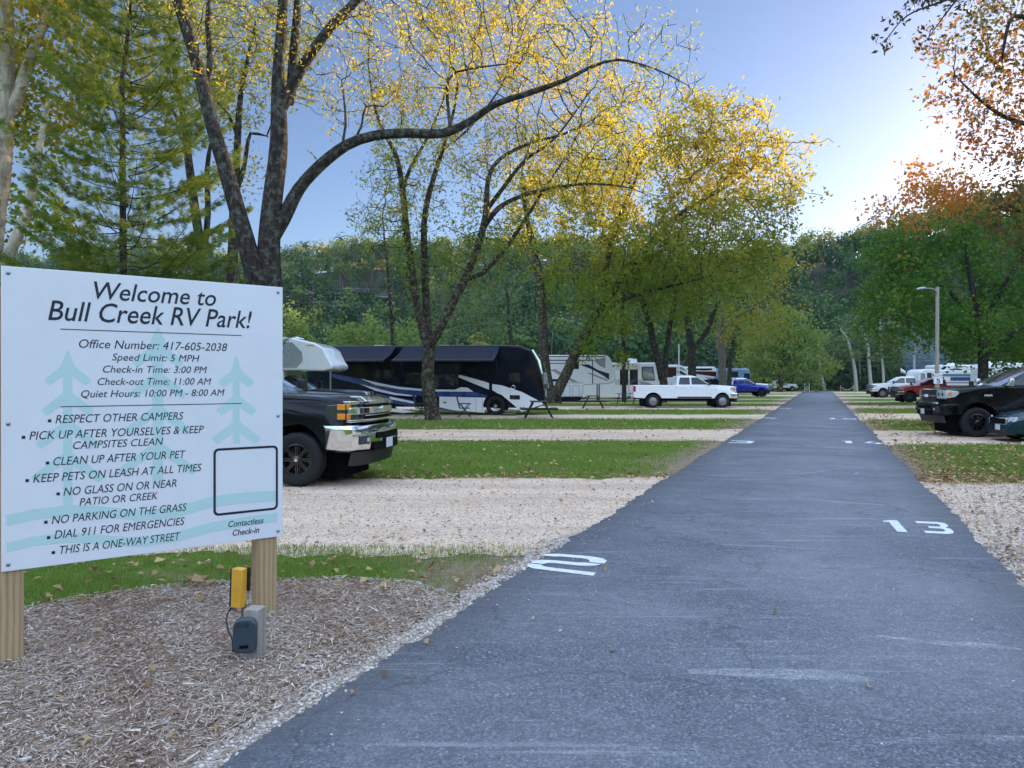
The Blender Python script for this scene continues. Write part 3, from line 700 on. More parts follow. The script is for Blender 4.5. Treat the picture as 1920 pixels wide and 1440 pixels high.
# the V-shaped tree further back, golden on top
Y = 55.0
Fl = [L3(Y,(1035,762,.75),(1036,745,.60),(1037,735,.55))+(None,),
      L3(Y,(1033,745,.42),(1024,700,.36),(1019,640,.32),(1016,560,.30),(1008,500,.27),(995,440,.22),(985,390,.17),(980,320,.10),(1000,250,.05))+(0,),
      L3(Y,(1040,745,.42,-.3),(1062,700,.37,-.4),(1090,640,.33,-.5),(1118,590,.30,-.5),(1150,545,.27),(1190,495,.24),(1225,450,.21),(1262,410,.18),(1310,380,.14),(1370,345,.10),(1420,310,.07),(1470,290,.035))+(0,),
      L3(Y,(1122,585,.24,.5),(1135,520,.21,.9),(1145,460,.19,1.2),(1165,400,.15,1.4),(1190,340,.11,1.5),(1210,280,.07,1.5))+(2,),
      L3(Y,(1150,570,.17,-1),(1185,555,.15,-1.4),(1225,545,.12,-1.6),(1280,530,.08,-1.8),(1330,520,.04,-2))+(2,),
      L3(Y,(1262,410,.15),(1285,340,.12),(1310,280,.09),(1340,220,.05))+(2,), L3(Y,(1310,380,.10),(1360,370,.09),(1420,350,.06),(1480,335,.03))+(2,),
      L3(Y,(1016,560,.14),(1045,480,.12),(1075,400,.10),(1110,330,.06))+(1,), L3(Y,(1195,490,.14,1),(1240,470,.12,2),(1300,460,.09,3),(1370,450,.05,3))+(2,)]
A = blobs([(1200,340,55,110,80,5,1000),(1310,300,55,110,80,5,1000),(1400,300,55,90,60,4.5,420),(1430,370,55,70,60,4.5,420),(1330,400,54,140,70,6,1100),(1190,450,54,110,90,5.5,900),(1290,500,53,130,70,5,800),(1100,380,56,80,80,5,420),(1360,235,55,60,45,3,160),(1020,380,56,70,80,4,320),(1150,590,53,70,50,3,220),(1420,450,56,60,70,4.5,420),(1080,500,55,60,60,4,200)], .85)
make_tree('ash_tree', Fl, A, M['bark2'], M['leafolive'], 'tree forked low into a wide V, golden crown, in front of the white trailers', 'tree', None, .54, .64, .30, .5, 11.0, .34, .018, .07, gr(1036, 757), yellow_high(7.5, 15.5, .7), 90, holes=(34, 1.7))

# trees around the white pickup and along the far rows
def simple_tree(name, Yd, stem, crown, bark, leaf, label, n=700, tips=.5, size=.32, per=9, cat='tree', group=None, dz=None, tintf=None, kill=.8, step=.55, clump=.7, extra=(), minr=.07, aspect=.5, spread=.42):
    lim = [L3(Yd, *stem)+(None,)]+[L3(Yd, *e)+(0,) for e in extra]
    n = int(n*(.6 if leaf == M['leafolive'] else 1)); its = [(px, py, Yd+(z if len(c) > 5 else 0), rx, ry, (dz or rx/F_PX*Yd*.8), max(30, int(n*wt))) for c in crown for (px, py, rx, ry, wt, z) in [tuple(c)+((0,) if len(c) == 5 else ())]]
    A = blobs(its, clump)
    b = Vector(lim[0][0][0]); b.z = 0
    return make_tree(name, lim, A, bark, leaf, label, cat, group, step, kill, size, aspect, per, spread, .010, minr, b, tintf, 80)
simple_tree('maple_tree', 60, [(1170,760,.20),(1170,700,.17),(1169,640,.15),(1168,580,.12),(1172,520,.07)], [(1165,560,60,60,.6),(1175,480,60,60,.5)], M['bark'], M['leafolive'], 'slim straight trunk between the V-forked tree and the cream motorhome', 500, tintf=yellow_high(8,14,.3))
simple_tree('maple_tree', 57, [(1240,768,.34),(1245,720,.30),(1232,670,.27),(1218,610,.24),(1204,560,.2),(1195,500,.12)], [(1200,520,80,70,.6),(1250,560,70,60,.5)], M['bark'], M['leafolive'], 'leaning dark tree rising from behind the white crew cab pickup', 620, extra=[[(1247,700,.22),(1252,640,.19),(1262,580,.15),(1275,520,.08)]], tintf=yellow_high(8,14,.3))
simple_tree('maple_tree', 66, [(1297,756,.42),(1298,700,.36),(1296,650,.33),(1290,600,.28),(1300,540,.2),(1310,480,.1)], [(1300,560,90,70,.7),(1340,500,90,70,.6)], M['bark'], M['leafolive'], 'thick dark trunk between the brown-striped trailers', 700, extra=[[(1297,660,.24),(1325,620,.2),(1345,570,.13)]], tintf=yellow_high(8,16,.3))
simple_tree('maple_tree', 74, [(1354,752,.42),(1355,700,.37),(1352,650,.33),(1350,610,.28),(1360,560,.18),(1380,500,.1)], [(1400,560,80,70,.7),(1420,490,80,60,.6),(1440,600,50,40,.3)], M['barkgrey'], M['leafolive'], 'grey-brown sycamore beside the silver blue motorhome, crown turning rust', 800, extra=[[(1352,620,.22),(1385,590,.18),(1425,575,.1)]], tintf=lambda C: RNG.normal(.15, .1, len(C)))
simple_tree('maple_tree', 76, [(1367,750,.26),(1368,700,.22),(1372,650,.18),(1385,600,.12)], [(1390,610,50,40,.5)], M['bark'], M['leafolive'], 'thinner trunk close beside the grey-brown sycamore', 320)
simple_tree('ash_tree', 70, [(960,745,.22),(962,680,.2),(955,600,.16),(950,540,.1)], [(950,560,70,60,.5),(900,600,70,50,.5)], M['bark'], M['leafdull'], 'thin dull green tree showing above the white trailer', 500)
simple_tree('ash_tree', 78, [(848,748,.3),(850,680,.26),(852,600,.22),(845,540,.12)], [(845,560,60,60,.5),(890,520,60,50,.5)], M['bark'], M['leafdull'], 'dark trunk standing behind the motorhome roof', 500)
# bright young trees above the motorhome roof
for (px, py, rx, ry) in ((655,640,24,20),(700,634,24,22),(765,642,30,16)):
    simple_tree('young_tree', 84, [(px,756,.14),(px,690,.12),(px,py+8,.07)], [(px,py,rx,ry,1.0),(px,py+20,rx*1.2,ry*.8,.7)], M['bark'], M['leafbright'], {655:'small rounded light green tree over the left of the motorhome roof',700:'small rounded light green tree nearest the many-stemmed trunk, over the motorhome roof',765:'low light green tree half hidden by the many-stemmed trunk'}[px], 260, size=.42, per=9, group='light green trees behind the motorhome', kill=.7)
simple_tree('young_tree', 90, [(545,756,.14),(545,690,.12),(548,610,.07)], [(548,610,32,40,1.0),(560,655,34,25,.7)], M['bark'], M['leafbright'], 'yellow green tree beside the right edge of the welcome sign', 300, size=.42, per=9)
# wide bright green tree at the end of the road
simple_tree('willow_tree', 108, [(1462,735,.40),(1464,700,.36),(1470,660,.28),(1478,620,.16)], [(1440,655,40,30,.5),(1475,625,45,28,.6),(1510,655,40,30,.5),(1470,680,75,22,.7),(1530,690,25,18,.2)], M['bark'], M['leafbright'], 'broad light green tree left of the far end of the road', 1500, size=.5, per=10, extra=[[(1464,700,.26),(1490,680,.22),(1520,690,.14),(1540,698,.08)],[(1464,690,.26),(1490,660,.2),(1510,640,.12)],[(1462,700,.24),(1440,670,.18),(1425,650,.1)]], kill=.9, step=.7, clump=.9)
# pale thin trunks right of the road end
for i, (pts, lab, cr) in enumerate((
    ([(1606,735,.30),(1602,690,.25),(1594,655,.22),(1588,635,.17),(1576,617,.10)], 'white bent trunk right beside the hanging rope barrier', [(1585,640,24,30,.6),(1600,610,22,26,.5)]),
    ([(1634,735,.28),(1630,690,.25),(1627,650,.22),(1618,622,.15),(1614,600,.10)], 'straight white trunk above the white utility vehicle bonnet', [(1625,625,24,28,.6),(1640,660,24,26,.5)]),
    ([(1657,738,.22),(1656,700,.2),(1652,650,.16),(1650,600,.1)], 'dull white trunk behind the white utility vehicle roof', [(1655,630,26,34,.6),(1665,660,26,30,.6)]),
    ([(1546,732,.2),(1540,700,.18),(1536,680,.15),(1531,662,.1)], 'short slanting pale snag straight behind the road end', [(1545,660,16,16,.25)]),
    ([(1714,738,.2),(1714,700,.18),(1714,650,.13)], 'pale stem seen through the smoke left of the lamp post', [(1714,640,26,26,.5)]))):
    simple_tree('birch_tree', 114, pts, cr, M['barkwhite'], M['leafdull'], lab, 380, size=.42, per=6, group='pale trunks at the edge of the wood', kill=1.0, step=.7, clump=.8)

# big green maple on the right, red-topped
Yd = 52.0
H = [L3(Yd,(1842,775,.40),(1843,720,.33),(1843,660,.30),(1840,620,.26),(1828,560,.2),(1815,500,.13),(1810,440,.07))+(None,),
     L3(Yd,(1845,665,.22),(1880,640,.2),(1930,605,.16),(1990,570,.1))+(0,), L3(Yd,(1840,625,.2),(1790,615,.15),(1740,605,.1),(1690,590,.05))+(0,),
     L3(Yd,(1835,600,.16,1),(1775,545,.13,1.5),(1720,500,.08,2),(1690,450,.04,2))+(0,), L3(Yd,(1838,610,.16,-1),(1880,540,.13,-2),(1920,470,.08,-2.5))+(0,)]
A = blobs([(1700,560,52,60,40,5,600),(1760,520,52,80,60,6,600),(1850,520,51,90,80,6,780),(1930,560,51,80,90,6,540),(1720,460,52,55,45,4.5,420),(1800,440,52,80,60,5,700),(1890,440,52,70,60,5,700),(1725,400,52,50,28,3.5,420),(1700,610,52,40,22,3,260),(1760,600,51,60,25,4,360),(1880,620,51,80,25,4,420),(1950,640,51,60,25,4,300)], .8)
def red_top(C): return -.09+np.where(C[:, 0] < 31.5, np.interp(C[:, 2], [11.7, 12.5, 13.4], [0, .5, .75]), np.interp(C[:, 2], [13, 15], [0, .3]))
M['leafmaple'] = leaf_mat('maple leaf green to orange', [(.0,(.05,.13,.02)),(.5,(.085,.19,.028)),(.72,(.16,.24,.032)),(.82,(.42,.24,.035)),(1,(.55,.15,.035))], .45, .5, .3, .15)
make_tree('maple_tree', H, A, M['bark'], M['leafmaple'], 'spreading dark green maple with an orange top behind the black pickup', 'tree', None, .6, .7, .25, .75, 22.0, .5, .012, .07, Vector((H[0][0][0].x, Yd, 0)), red_top, 90, holes=(34, 1.9))
simple_tree('ash_tree', 70, [(1872,745,.2),(1872,700,.17),(1875,650,.14),(1880,600,.08)], [(1880,610,60,40,.6),(1930,600,50,50,.5)], M['bark'], M['leafgreen'], 'thin trunk right of the big green maple, before the white trailers', 500)
# reddening tree whose boughs reach in from the right; its trunk stands outside the picture
Yd = 21.0
I_ = [L3(Yd,(2190,830,.34),(2180,600,.3),(2160,400,.26),(2130,200,.22),(2100,0,.16),(2080,-150,.08))+(None,),
      L3(Yd,(2150,330,.13),(2050,260,.10),(1960,240,.075),(1890,222,.055),(1840,190,.035),(1790,140,.02))+(0,), L3(Yd,(2140,250,.12,-.6),(2040,140,.09,-.9),(1960,60,.07,-1.1),(1900,30,.05,-1.2),(1880,100,.03,-1.2))+(0,),
      L3(Yd,(2165,450,.12,.5),(2060,420,.09,.8),(1970,400,.06,1),(1890,395,.035,1))+(0,), L3(Yd,(2175,520,.12,.5),(2090,520,.09,1),(2000,470,.06,1))+(0,)]
A = blobs([(1800,110,21,55,70,1.2,340),(1870,60,20.5,80,70,1.5,520),(1850,200,21,50,70,1.2,360),(1900,160,21,60,80,1.5,420),(1900,290,21,40,60,1.2,110),(1870,340,21.5,50,50,1,110),(1850,395,22,50,30,.8,200),(1910,440,22,50,60,1.2,220),(1960,340,21,60,140,1.6,230),(1985,120,21,60,150,2,350),(1780,180,21,28,20,.5,70),(1830,260,21,24,40,.6,90)], .22)
make_tree('sweetgum_tree', I_, A, M['bark'], M['leafred'], 'reddening tree whose boughs hang in from the top right', 'tree', None, .25, .30, .14, .62, 5, .17, .004, .03, Vector((I_[0][0][0].x, Yd, 0)), lambda C: np.interp(C[:, 2], [5.2, 6.2, 7.5, 10, 11.5], [-.32, -.1, .12, .0, -.25])+np.interp(C[:,0], [11.5,13.5], [.12,-.1]), 80)
# darker oak bough at the very top right, its tree also outside the picture
Yd = 13.0
J_ = [L3(Yd,(2330,1010,.28),(2320,600,.24),(2280,150,.18),(2220,-250,.1))+(None,), L3(Yd,(2300,200,.09),(2120,20,.06),(1960,-30,.045),(1840,-20,.03),(1760,5,.02),(1700,30,.012),(1665,70,.008))+(0,), L3(Yd,(1800,-8,.02),(1770,30,.012),(1738,75,.007))+(1,)]
A = blobs([(1665,75,13,22,16,.2,32),(1700,25,13,40,22,.3,60),(1770,0,13,60,26,.4,100),(1740,70,13,18,14,.2,24),(1850,-20,13,90,40,.6,140)], .06, 10)
make_tree('oak_tree', J_, A, M['bark'], leaf_mat('dark dull red leaf', [(.0,(.02,.03,.012)),(.5,(.05,.045,.018)),(1,(.10,.035,.02))], .3), 'dark thin bough dangling at the top edge right of the open sky', 'tree', None, .12, .14, .10, .45, 5, .06, .003, .02, Vector((J_[0][0][0].x, Yd, 0)), None, 60)

# left: white pine, sycamore, slender trees behind
def pine():
    Yd = 18.5; base = gr(0, 0+CAM_H*F_PX/Yd+HOR); base = Vector(at(230, 713, Yd)); base.z = 0
    root = empty('pine_tree', base); tag(root, 'wispy soft-needled pine standing behind the left half of the sign', 'tree')
    g = MB(); trunk = [at(230, 845, Yd), at(231, 500, Yd), at(230, 300, Yd), at(229, 150, Yd), at(238, 80, Yd), at(246, 0, Yd), at(250, -90, Yd), at(250, -160, Yd)]
    g.tube([p-base for p in trunk], [.15, .085, .075, .06, .045, .03, .018, .008], 10)
    C, A, T = [], [], []
    z = 1.6; top = 12.2
    while z < top:
        nb = RNG.integers(5, 8); a0 = RNG.random()*6.28
        for b in range(nb):
            an = a0+b*6.283/nb+RNG.normal(0, .25); f = (z-1.6)/(top-1.6)
            Ln = (3.3*(1-f)**.75+.35)*RNG.uniform(.7, 1.1); up = RNG.uniform(.05, .3)+.35*f
            zz = z+RNG.normal(0, .12); xf = np.interp(zz+CAM_H*0, [0, 12.3], [0, .26]); pts = []
            for k in range(8):
                t = k/7; pts.append(Vector((xf+math.cos(an)*Ln*t, math.sin(an)*Ln*t, zz+Ln*(up*t-.12*math.sin(t*3)+.1*t*t))))
            g.tube(pts, [.018*(1-.8*k/7)*(1.3-f*.6) for k in range(8)], 4, False)
            nt_ = int(Ln*26)
            for q in range(nt_):
                t = RNG.uniform(.22, 1); i = min(6, int(t*7)); p = pts[i].lerp(pts[i+1], t*7-i)
                sd = Vector((-math.sin(an), math.cos(an), 0))*RNG.choice([-1, 1])*RNG.random()*.55*(1.15-t)*1.2
                tip = p+sd+Vector((math.cos(an), math.sin(an), .15))*.12; k2 = 22
                dr = np.array(sd.normalized()*.5+Vector((math.cos(an), math.sin(an), .25)))[None]+rnd_dirs(k2)*.75
                dr /= np.linalg.norm(dr, axis=1)[:, None]; C.append(np.repeat(np.array(tip)[None], k2, 0)+RNG.normal(0, .02, (k2, 3))); A.append(dr*.155*RNG.uniform(.7, 1.25, (k2, 1))); T.append(np.full(k2, RNG.random())*.6+RNG.random(k2)*.3+.1*(1 if zz > 5 else 0))
        z += RNG.uniform(.33, .5)
    g.build('trunk', M['bark'], root, True, angle=60)
    C = np.concatenate(C); A = np.concatenate(A); B = np.cross(A, rnd_dirs(len(A))); B /= np.linalg.norm(B, axis=1)[:, None]+1e-9
    V, Q = rhombs(C, A, B*.0058); np_mesh('crown', V, Q, np.concatenate(T), M['needle'], root)
pine()
Yd = 21.0
S_ = [L3(Yd,(-60,835,.42),(-40,650,.36),(-15,420,.32),(4,250,.28),(8,100,.26),(6,-60,.22),(0,-220,.12))+(None,),
      L3(Yd,(-2,240,.2),(30,190,.17),(55,110,.13),(80,55,.1),(100,-20,.07))+(0,), L3(Yd,(-30,560,.17,-.3),(20,470,.15,-.5),(50,400,.13,-.5),(62,340,.12,-.5),(75,270,.08,-.4),(90,190,.05))+(0,), L3(Yd,(5,70,.06,-.3),(45,50,.05,-.5),(75,42,.04,-.6),(120,60,.02))+(0,)]
A = blobs([(120,40,21.5,130,90,2.2,800),(40,120,22,70,80,2,300),(200,120,22.5,90,70,2,320),(90,250,22.5,60,90,1.6,260),(120,-100,21,220,80,3,600),(60,420,22.5,50,60,1.2,130)], .3)
make_tree('sycamore_tree', S_, A, M['barkpale'], M['leafyellow'], 'pale-barked sycamore at the left edge catching the sun', 'tree', None, .27, .36, .15, .8, 9, .2, .005, .035, Vector((S_[0][0][0].x, Yd, 0)), lambda C: np.interp(C[:, 2], [6, 10], [-.1, .2]), 80)
Yd = 26.0
T_ = [L3(Yd,(400,820,.2),(385,640,.17),(376,480,.155),(364,380,.15),(352,290,.13),(345,225,.11),(330,150,.08),(318,60,.04))+(None,), L3(Yd,(382,470,.11,.2),(390,400,.10,.3),(388,320,.085,.3),(395,270,.06,.3))+(0,), L3(Yd,(345,240,.06),(310,190,.05),(275,150,.03))+(0,)]
A = blobs([(340,120,26,90,90,2.4,520),(290,180,26.5,70,60,2,240),(400,160,26,60,80,2,240),(350,0,26,130,70,3,420),(300,60,26,70,60,2,200)], .35)
make_tree('ash_tree', T_, A, M['bark2'], M['leafyellow'], 'slender twin-stemmed tree between the pine and the big dark tree', 'tree', None, .32, .43, .14, .5, 9, .22, .006, .035, Vector((T_[0][0][0].x, Yd, 0)), lambda C: np.full(len(C), .14), 80)
Yd = 25.0
U_ = [L3(Yd,(425,830,.22),(430,640,.19),(436,480,.17),(440,370,.13),(446,260,.11),(450,190,.09),(462,120,.06),(480,40,.03))+(None,), L3(Yd,(442,365,.09),(458,310,.08),(470,250,.055),(500,255,.035),(512,215,.02))+(0,), L3(Yd,(448,265,.06),(428,215,.05),(405,190,.03))+(0,)]
A = blobs([(460,150,25,60,60,1.8,330),(480,60,25,80,70,2,330),(430,200,25,40,40,1.2,120),(520,120,25,50,60,1.5,200),(450,330,25,30,40,.8,40)], .35)
make_tree('ash_tree', U_, A, M['bark2'], M['leafyellow'], 'slim tree with bare crooked side limbs seen between the two dark stems', 'tree', None, .29, .40, .14, .5, 9, .2, .006, .035, Vector((U_[0][0][0].x, Yd, 0)), lambda C: np.full(len(C), .14), 80)
# loose twigs of a nearly leafless tree left of the many-stemmed one
simple_tree('bare_tree', 40, [(738,776,.12),(736,640,.1),(728,520,.08),(720,440,.05)], [(712,410,40,50,.7),(720,330,40,60,.4)], M['bark2'], M['leafdull'], 'thin nearly leafless tree just left of the many-stemmed tree', 300, size=.12, per=.6, kill=.35, step=.3, clump=.4)
# ------------------------------------------------------------------ vehicles
def wheel(parent, x, y, r, wdt, sgn, rim_mat, style='spoke', tread=True):
    """wheel whose outer face looks along sgn*Y; children tyre and rim"""
    e = empty('wheel', (x, y, r)); e.parent = parent
    g = MB(); h = wdt/2; ri = r*.60
    prof = [(ri, -h*.80), (r*.74, -h*1.0), (r*.90, -h*.98), (r*.965, -h*.86), (r, -h*.62), (r, h*.62), (r*.965, h*.86), (r*.90, h*.98), (r*.74, h*1.0), (ri, h*.80)]
    g.lathe(prof, 48, 'Y', (0,0,0), (lambda q, i, j: q*(.975 if (j//1) % 2 and i in (3, 4, 5, 6) else 1)) if tread else None)
    g.build('tyre', M['rubber'], e, True, angle=50)
    g = MB(); f = sgn
    g.lathe([(ri*1.01, -h*.8*f), (ri*.98, h*.72*f), (ri*.90, h*.74*f), (ri*.86, h*.5*f), (ri*.80, h*.05*f)], 32)
    if style == 'steel':
        g.lathe([(ri*.86, h*.35*f), (ri*.62, h*.62*f), (ri*.36, h*.60*f), (ri*.30, h*.85*f), (.0, h*.88*f)], 28)
    else:
        g.lathe([(ri*.80, -h*.1*f), (0, -h*.1*f)], 24)
        ns = 8
        for k in range(ns):
            a = 2*math.pi*k/ns; Mx = Matrix.Rotation(-a, 3, 'Y')
            g.box(Mx @ Vector((ri*.52, h*.50*f, ri*.06)), (ri*.75, h*.28, ri*.09), Mx); g.box(Mx @ Vector((ri*.56, h*.50*f, -ri*.06)), (ri*.70, h*.28, ri*.07), Mx)
        g.lathe([(ri*.26, h*.35*f), (ri*.24, h*.72*f), (ri*.14, h*.80*f), (0, h*.80*f)], 20)
    g.build('rim', rim_mat, e, True, angle=35)
    if style != 'steel':
        g = MB(); g.lathe([(ri*.12, h*.80*f), (ri*.11, h*.84*f), (0, h*.85*f)], 16); g.build('hub_cap', M['chrome'], e, True)
    return e

def pickup(name, label, cat, pos, heading, paint_m, p, group=None, scale=1.0):
    """pos: ground point under the middle of the front axle; heading: angle of the nose about Z"""
    root = empty(name, pos, heading, scale); tag(root, label, cat, group)
    r, wb, W = p.get('r', .42), p.get('wb', 3.9), p.get('W', 2.02); lf = p.get('lift', 0.0); w2 = W/2
    xf, xr = p.get('xf', .98), -wb-p.get('ro', 1.15)
    zb = .56+lf; zh, zc, zbelt, zr = p.get('hood', 1.24)+lf, p.get('cowl', 1.36)+lf, p.get('belt', 1.36)+lf, p.get('roof', 1.95)+lf
    rail = p.get('rail', 1.36)+lf; cx = p.get('cowlx', -.62); cr = p.get('cabr', -2.95); suv = p.get('suv', False)
    ra = p.get('ra', r+.13); wc = p.get('wc', r)
    # ---- lower body: side outline with wheel arches, swept across the width in slices
    def arch(x0):
        a0 = math.asin(max(-1, min(1, (zb-wc)/ra))); return [(x0+ra*math.cos(a), wc+ra*math.sin(a)) for a in [a0+(math.pi-2*a0)*k/12 for k in range(13)]][::-1]
    out = [(xf-.03, zb+.05), (xf, zh-.18), (xf-.03, zh-.05), (xf-.12, zh), (xf-.6, zh+.045), (cx+.25, zc-.015), (cx, zc)]
    if suv: out += [(xr+.02, zbelt)]
    else: out += [(cr, zbelt), (cr-.02, rail), (xr+.04, rail), (xr, rail-.06)]
    out += [(xr, zb+.12), (xr+.05, zb+.04)] + [(x, z) for x, z in arch(-wb)] + [(x, z) for x, z in arch(0)]
    def nose(x, f): return x-.20*abs(f)**3*max(0, min(1, (x-(xf-1.0))/1.0))
    sl = [-1, -.97, -.72, -.36, 0, .36, .72, .97, 1]; V, Fc = [], []; n = len(out)
    for f in sl:
        for (x, z) in out:
            hood = x > cx-.01 and z > zh-.10
            zz = z+(.035*(1-f*f) if hood else 0)-(.03 if abs(f) == 1 and z > zh-.2 else 0)
            yy = f*w2*(1-.02*max(0, (z-(zb+.35))/.8))-(.0 if abs(f) < 1 else 0)
            V.append((nose(x, f), yy, zz))
    for i in range(len(sl)-1):
        for k in range(n): Fc.append((i*n+k, i*n+(k+1) % n, (i+1)*n+(k+1) % n, (i+1)*n+k))
    Fc += [tuple(reversed(range(n))), tuple((len(sl)-1)*n+k for k in range(n))]
    g = MB(); g.add(V, Fc)
    body = g.build('body', paint_m, root, True, .03, 2, 40)
    # dark chassis fills the arches
    g = MB(); g.box(((xf+xr)/2, 0, zb+.10), (xf-xr-.35, W*.62, .30)); g.box((0, 0, wc+.1), (ra*2.2, W*.60, ra*1.55)); g.box((-wb, 0, wc+.1), (ra*2.2, W*.60, ra*1.55))
    g.box((-wb/2, 0, zb-.08), (wb*.9, W*.42, .22)); g.tube([(0, -w2*.8, wc), (0, w2*.8, wc)], .07, 8); g.tube([(-wb, -w2*.8, wc), (-wb, w2*.8, wc)], .09, 8)
    g.build('chassis', M['under'], root)
    # ---- cab
    wt = w2-p.get('tum', .22); wbw = w2-.03; wx = p.get('wsx', cx-.92); rx = p.get('rrx', cr+.10)
    if suv: cr = xr+.06; rx = xr+.38
    prof = [(cx+.06, zc-.05), (wx, zr-.07), (wx-.35, zr-.01), ((wx+rx)/2, zr), (rx+.22, zr-.02), (rx, zr-.07), (cr, zbelt-.03)]
    def side_y(z): return wbw+(wt-wbw)*max(0, min(1, (z-zbelt)/(zr-zbelt)))
    V, Fc = [], []; n = len(prof)
    for f in (-1, -.88, -.4, 0, .4, .88, 1):
        for x, z in prof: V.append((x-.10*f*f*(1 if x > wx-.1 else -.35 if x < rx+.1 else 0), f*side_y(z), z+.035*(1-f*f)*(1 if z > zr-.1 else 0)-(.035 if abs(f) == 1 and z > zr-.1 else 0)))
    for i in range(6):
        for k in range(n): Fc.append((i*n+k, i*n+(k+1) % n, (i+1)*n+(k+1) % n, (i+1)*n+k))
    Fc += [tuple(reversed(range(n))), tuple(6*n+k for k in range(n))]
    g = MB(); g.add(V, Fc); g.build('cab', paint_m, root, True, .02, 2, 40)
    # glass
    def ws(u, v, off=.006):      # windscreen surface: u -1..1, v 0..1
        x = (cx+.06)+(wx-cx-.06)*v-.10*u*u; z = (zc-.05)+(zr-.07-zc+.05)*v; y = u*side_y(z); nn = Vector((zr-zc, 0, cx-wx)).normalized(); return Vector((x, y, z))+nn*off
    g = MB(); us = [-.90, -.6, -.3, 0, .3, .6, .90]; vs = [.10, .5, .93]
    g.add([ws(u*(1-.03*v), v) for v in vs for u in us], [(j*7+i, j*7+i+1, j*7+8+i, j*7+7+i) for j in range(2) for i in range(6)])
    g.build('windscreen', M['glasslight'], root, True)
    zt = zr-.12; zl = zbelt+.05
    def pil(z): return (wx-cx)/(zr-.07-zc)*(z-zc)+cx
    bnds = p.get('windows') or ([(-1, -1.98), (-2.08, -2.80)] if not suv else [(-1, -1.98), (-2.08, -3.0), (-3.12, xr+.42)])
    for s in (-1, 1):
        for i, (xa, xb) in enumerate(bnds):
            pts = [(pil(zl+.02)-.16, zl), (pil(zt)-.14, zt)] if i == 0 else [(xa, zl), (xa, zt)]
            lastcut = .10 if i == len(bnds)-1 else 0
            pts += [(xb+lastcut, zt), (xb, zl)]
            g = MB(); g.prism([(x, s*(side_y(z)+.006), z) for x, z in pts], (0, -s*.02, 0)); g.build('side_window', M['glass'], root, bevel=.006)
    # door seams, handles, mirrors, mouldings
    for s in (-1, 1):
        g = MB()
        for xs_ in [cx+.10, -2.03]+([cr+.02] if not suv else [-3.06]): g.box((xs_, s*(w2*.985+.001), (zbelt+zb)/2+.08), (.012, .012, zbelt-zb-.18))
        g.box(((cx+cr)/2, s*(w2+.003), zb+.06), (cx-cr-.2, .02, .09)); g.build('door_seam', M['blackplastic'], root)
    for s in (-1, 1):
        for xh in (-1.78, -2.68):
            g = MB(); g.box((xh, s*(w2*.985+.018), zbelt-.13), (.22, .03, .035)); g.build('door_handle', p.get('handle', paint_m), root, bevel=.01)
        g = MB(); g.box((cx-.28, s*(w2+.17), zbelt+.13), (.12, .20, .24)); g.box((cx-.25, s*(w2+.03), zbelt+.05), (.07, .16, .05))
        g.build('mirror', p.get('mirror', M['blackplastic']), root, bevel=.03)
        if p.get('flare'):
            for x0 in (0, -wb):
                g = MB(); pts = arch(x0); o2 = [(x0+(x-x0)*1.12, wc+(z-wc)*1.12) for x, z in pts]
                vs_, fs_ = [], []
                for k, (a, b) in enumerate(zip(pts, o2)): vs_ += [(a[0], s*(w2+.035), a[1]), (b[0], s*(w2+.012), b[1]), (a[0], s*(w2-.08), a[1])]
                for k in range(len(pts)-1): fs_ += [(3*k, 3*k+3, 3*k+4, 3*k+1), (3*k, 3*k+2, 3*k+5, 3*k+3)]
                g.add(vs_, fs_); g.build('wheel_arch_flare', p['flare'], root, True)
    # ---- nose
    def fx(y): return nose(xf, y/w2)
    def patch(g, y0, y1, z0, z1, t0, t1, ns=8, rake=0.0):
        vs_, fs_ = [], []
        for i in range(ns+1):
            y = y0+(y1-y0)*i/ns; x = fx(y)
            vs_ += [(x+t0, y, z0), (x+t1, y, z0), (x+t1-rake, y, z1), (x+t0-rake, y, z1)]
        for i in range(ns):
            a, b = 4*i, 4*i+4
            fs_ += [(a, b, b+1, a+1), (a+1, b+1, b+2, a+2), (a+2, b+2, b+3, a+3), (a+3, b+3, b, a)]
        fs_ += [(0, 1, 2, 3), (4*ns+3, 4*ns+2, 4*ns+1, 4*ns)]; g.add(vs_, fs_)
    gz0, gz1 = zb+.42, zh-.04; gw = w2*.60; kind = p.get('front', 'bars')
    g = MB(); patch(g, -gw, gw, gz0, gz1, -.05, .015, 10); g.build('grille_opening', M['under'], root)
    g = MB(); gm = p.get('grille', M['chrome'])
    if kind == 'twin':            # two stacked openings parted by a deep bright bar, bright hood edge above
        patch(g, -w2*.97, w2*.97, (gz0+gz1)/2-.055, (gz0+gz1)/2+.055, -.05, .055, 16); patch(g, -w2*.97, w2*.97, gz1-.03, gz1+.015, -.1, .045, 16); patch(g, -w2*.97, w2*.97, gz0-.04, gz0, -.1, .05, 16)
        patch(g, -gw*.92, gw*.92, gz1+.0, gz1+.085, -.16, .035, 12, .12)
        for zz in (gz0+.05, gz0+.10, (gz0+gz1)/2+.10, (gz0+gz1)/2+.15): patch(g, -gw, gw, zz, zz+.018, 0, .035, 12)
        g.build('grille', gm, root, True, .008)
        g = MB(); zz = (gz0+gz1)/2; x = xf+.05; g.prism([(x, -.13, zz-.02), (x, -.045, zz-.02), (x, -.045, zz-.05), (x, .045, zz-.05), (x, .045, zz-.02), (x, .13, zz-.02), (x, .13, zz+.03), (x, .05, zz+.03), (x, .05, zz+.06), (x, -.05, zz+.06), (x, -.05, zz+.03), (x, -.13, zz+.03)], (.03, 0, 0)); g.build('emblem', M['chrome'], root, bevel=.006)
    else:
        nb = p.get('nbars', 4)
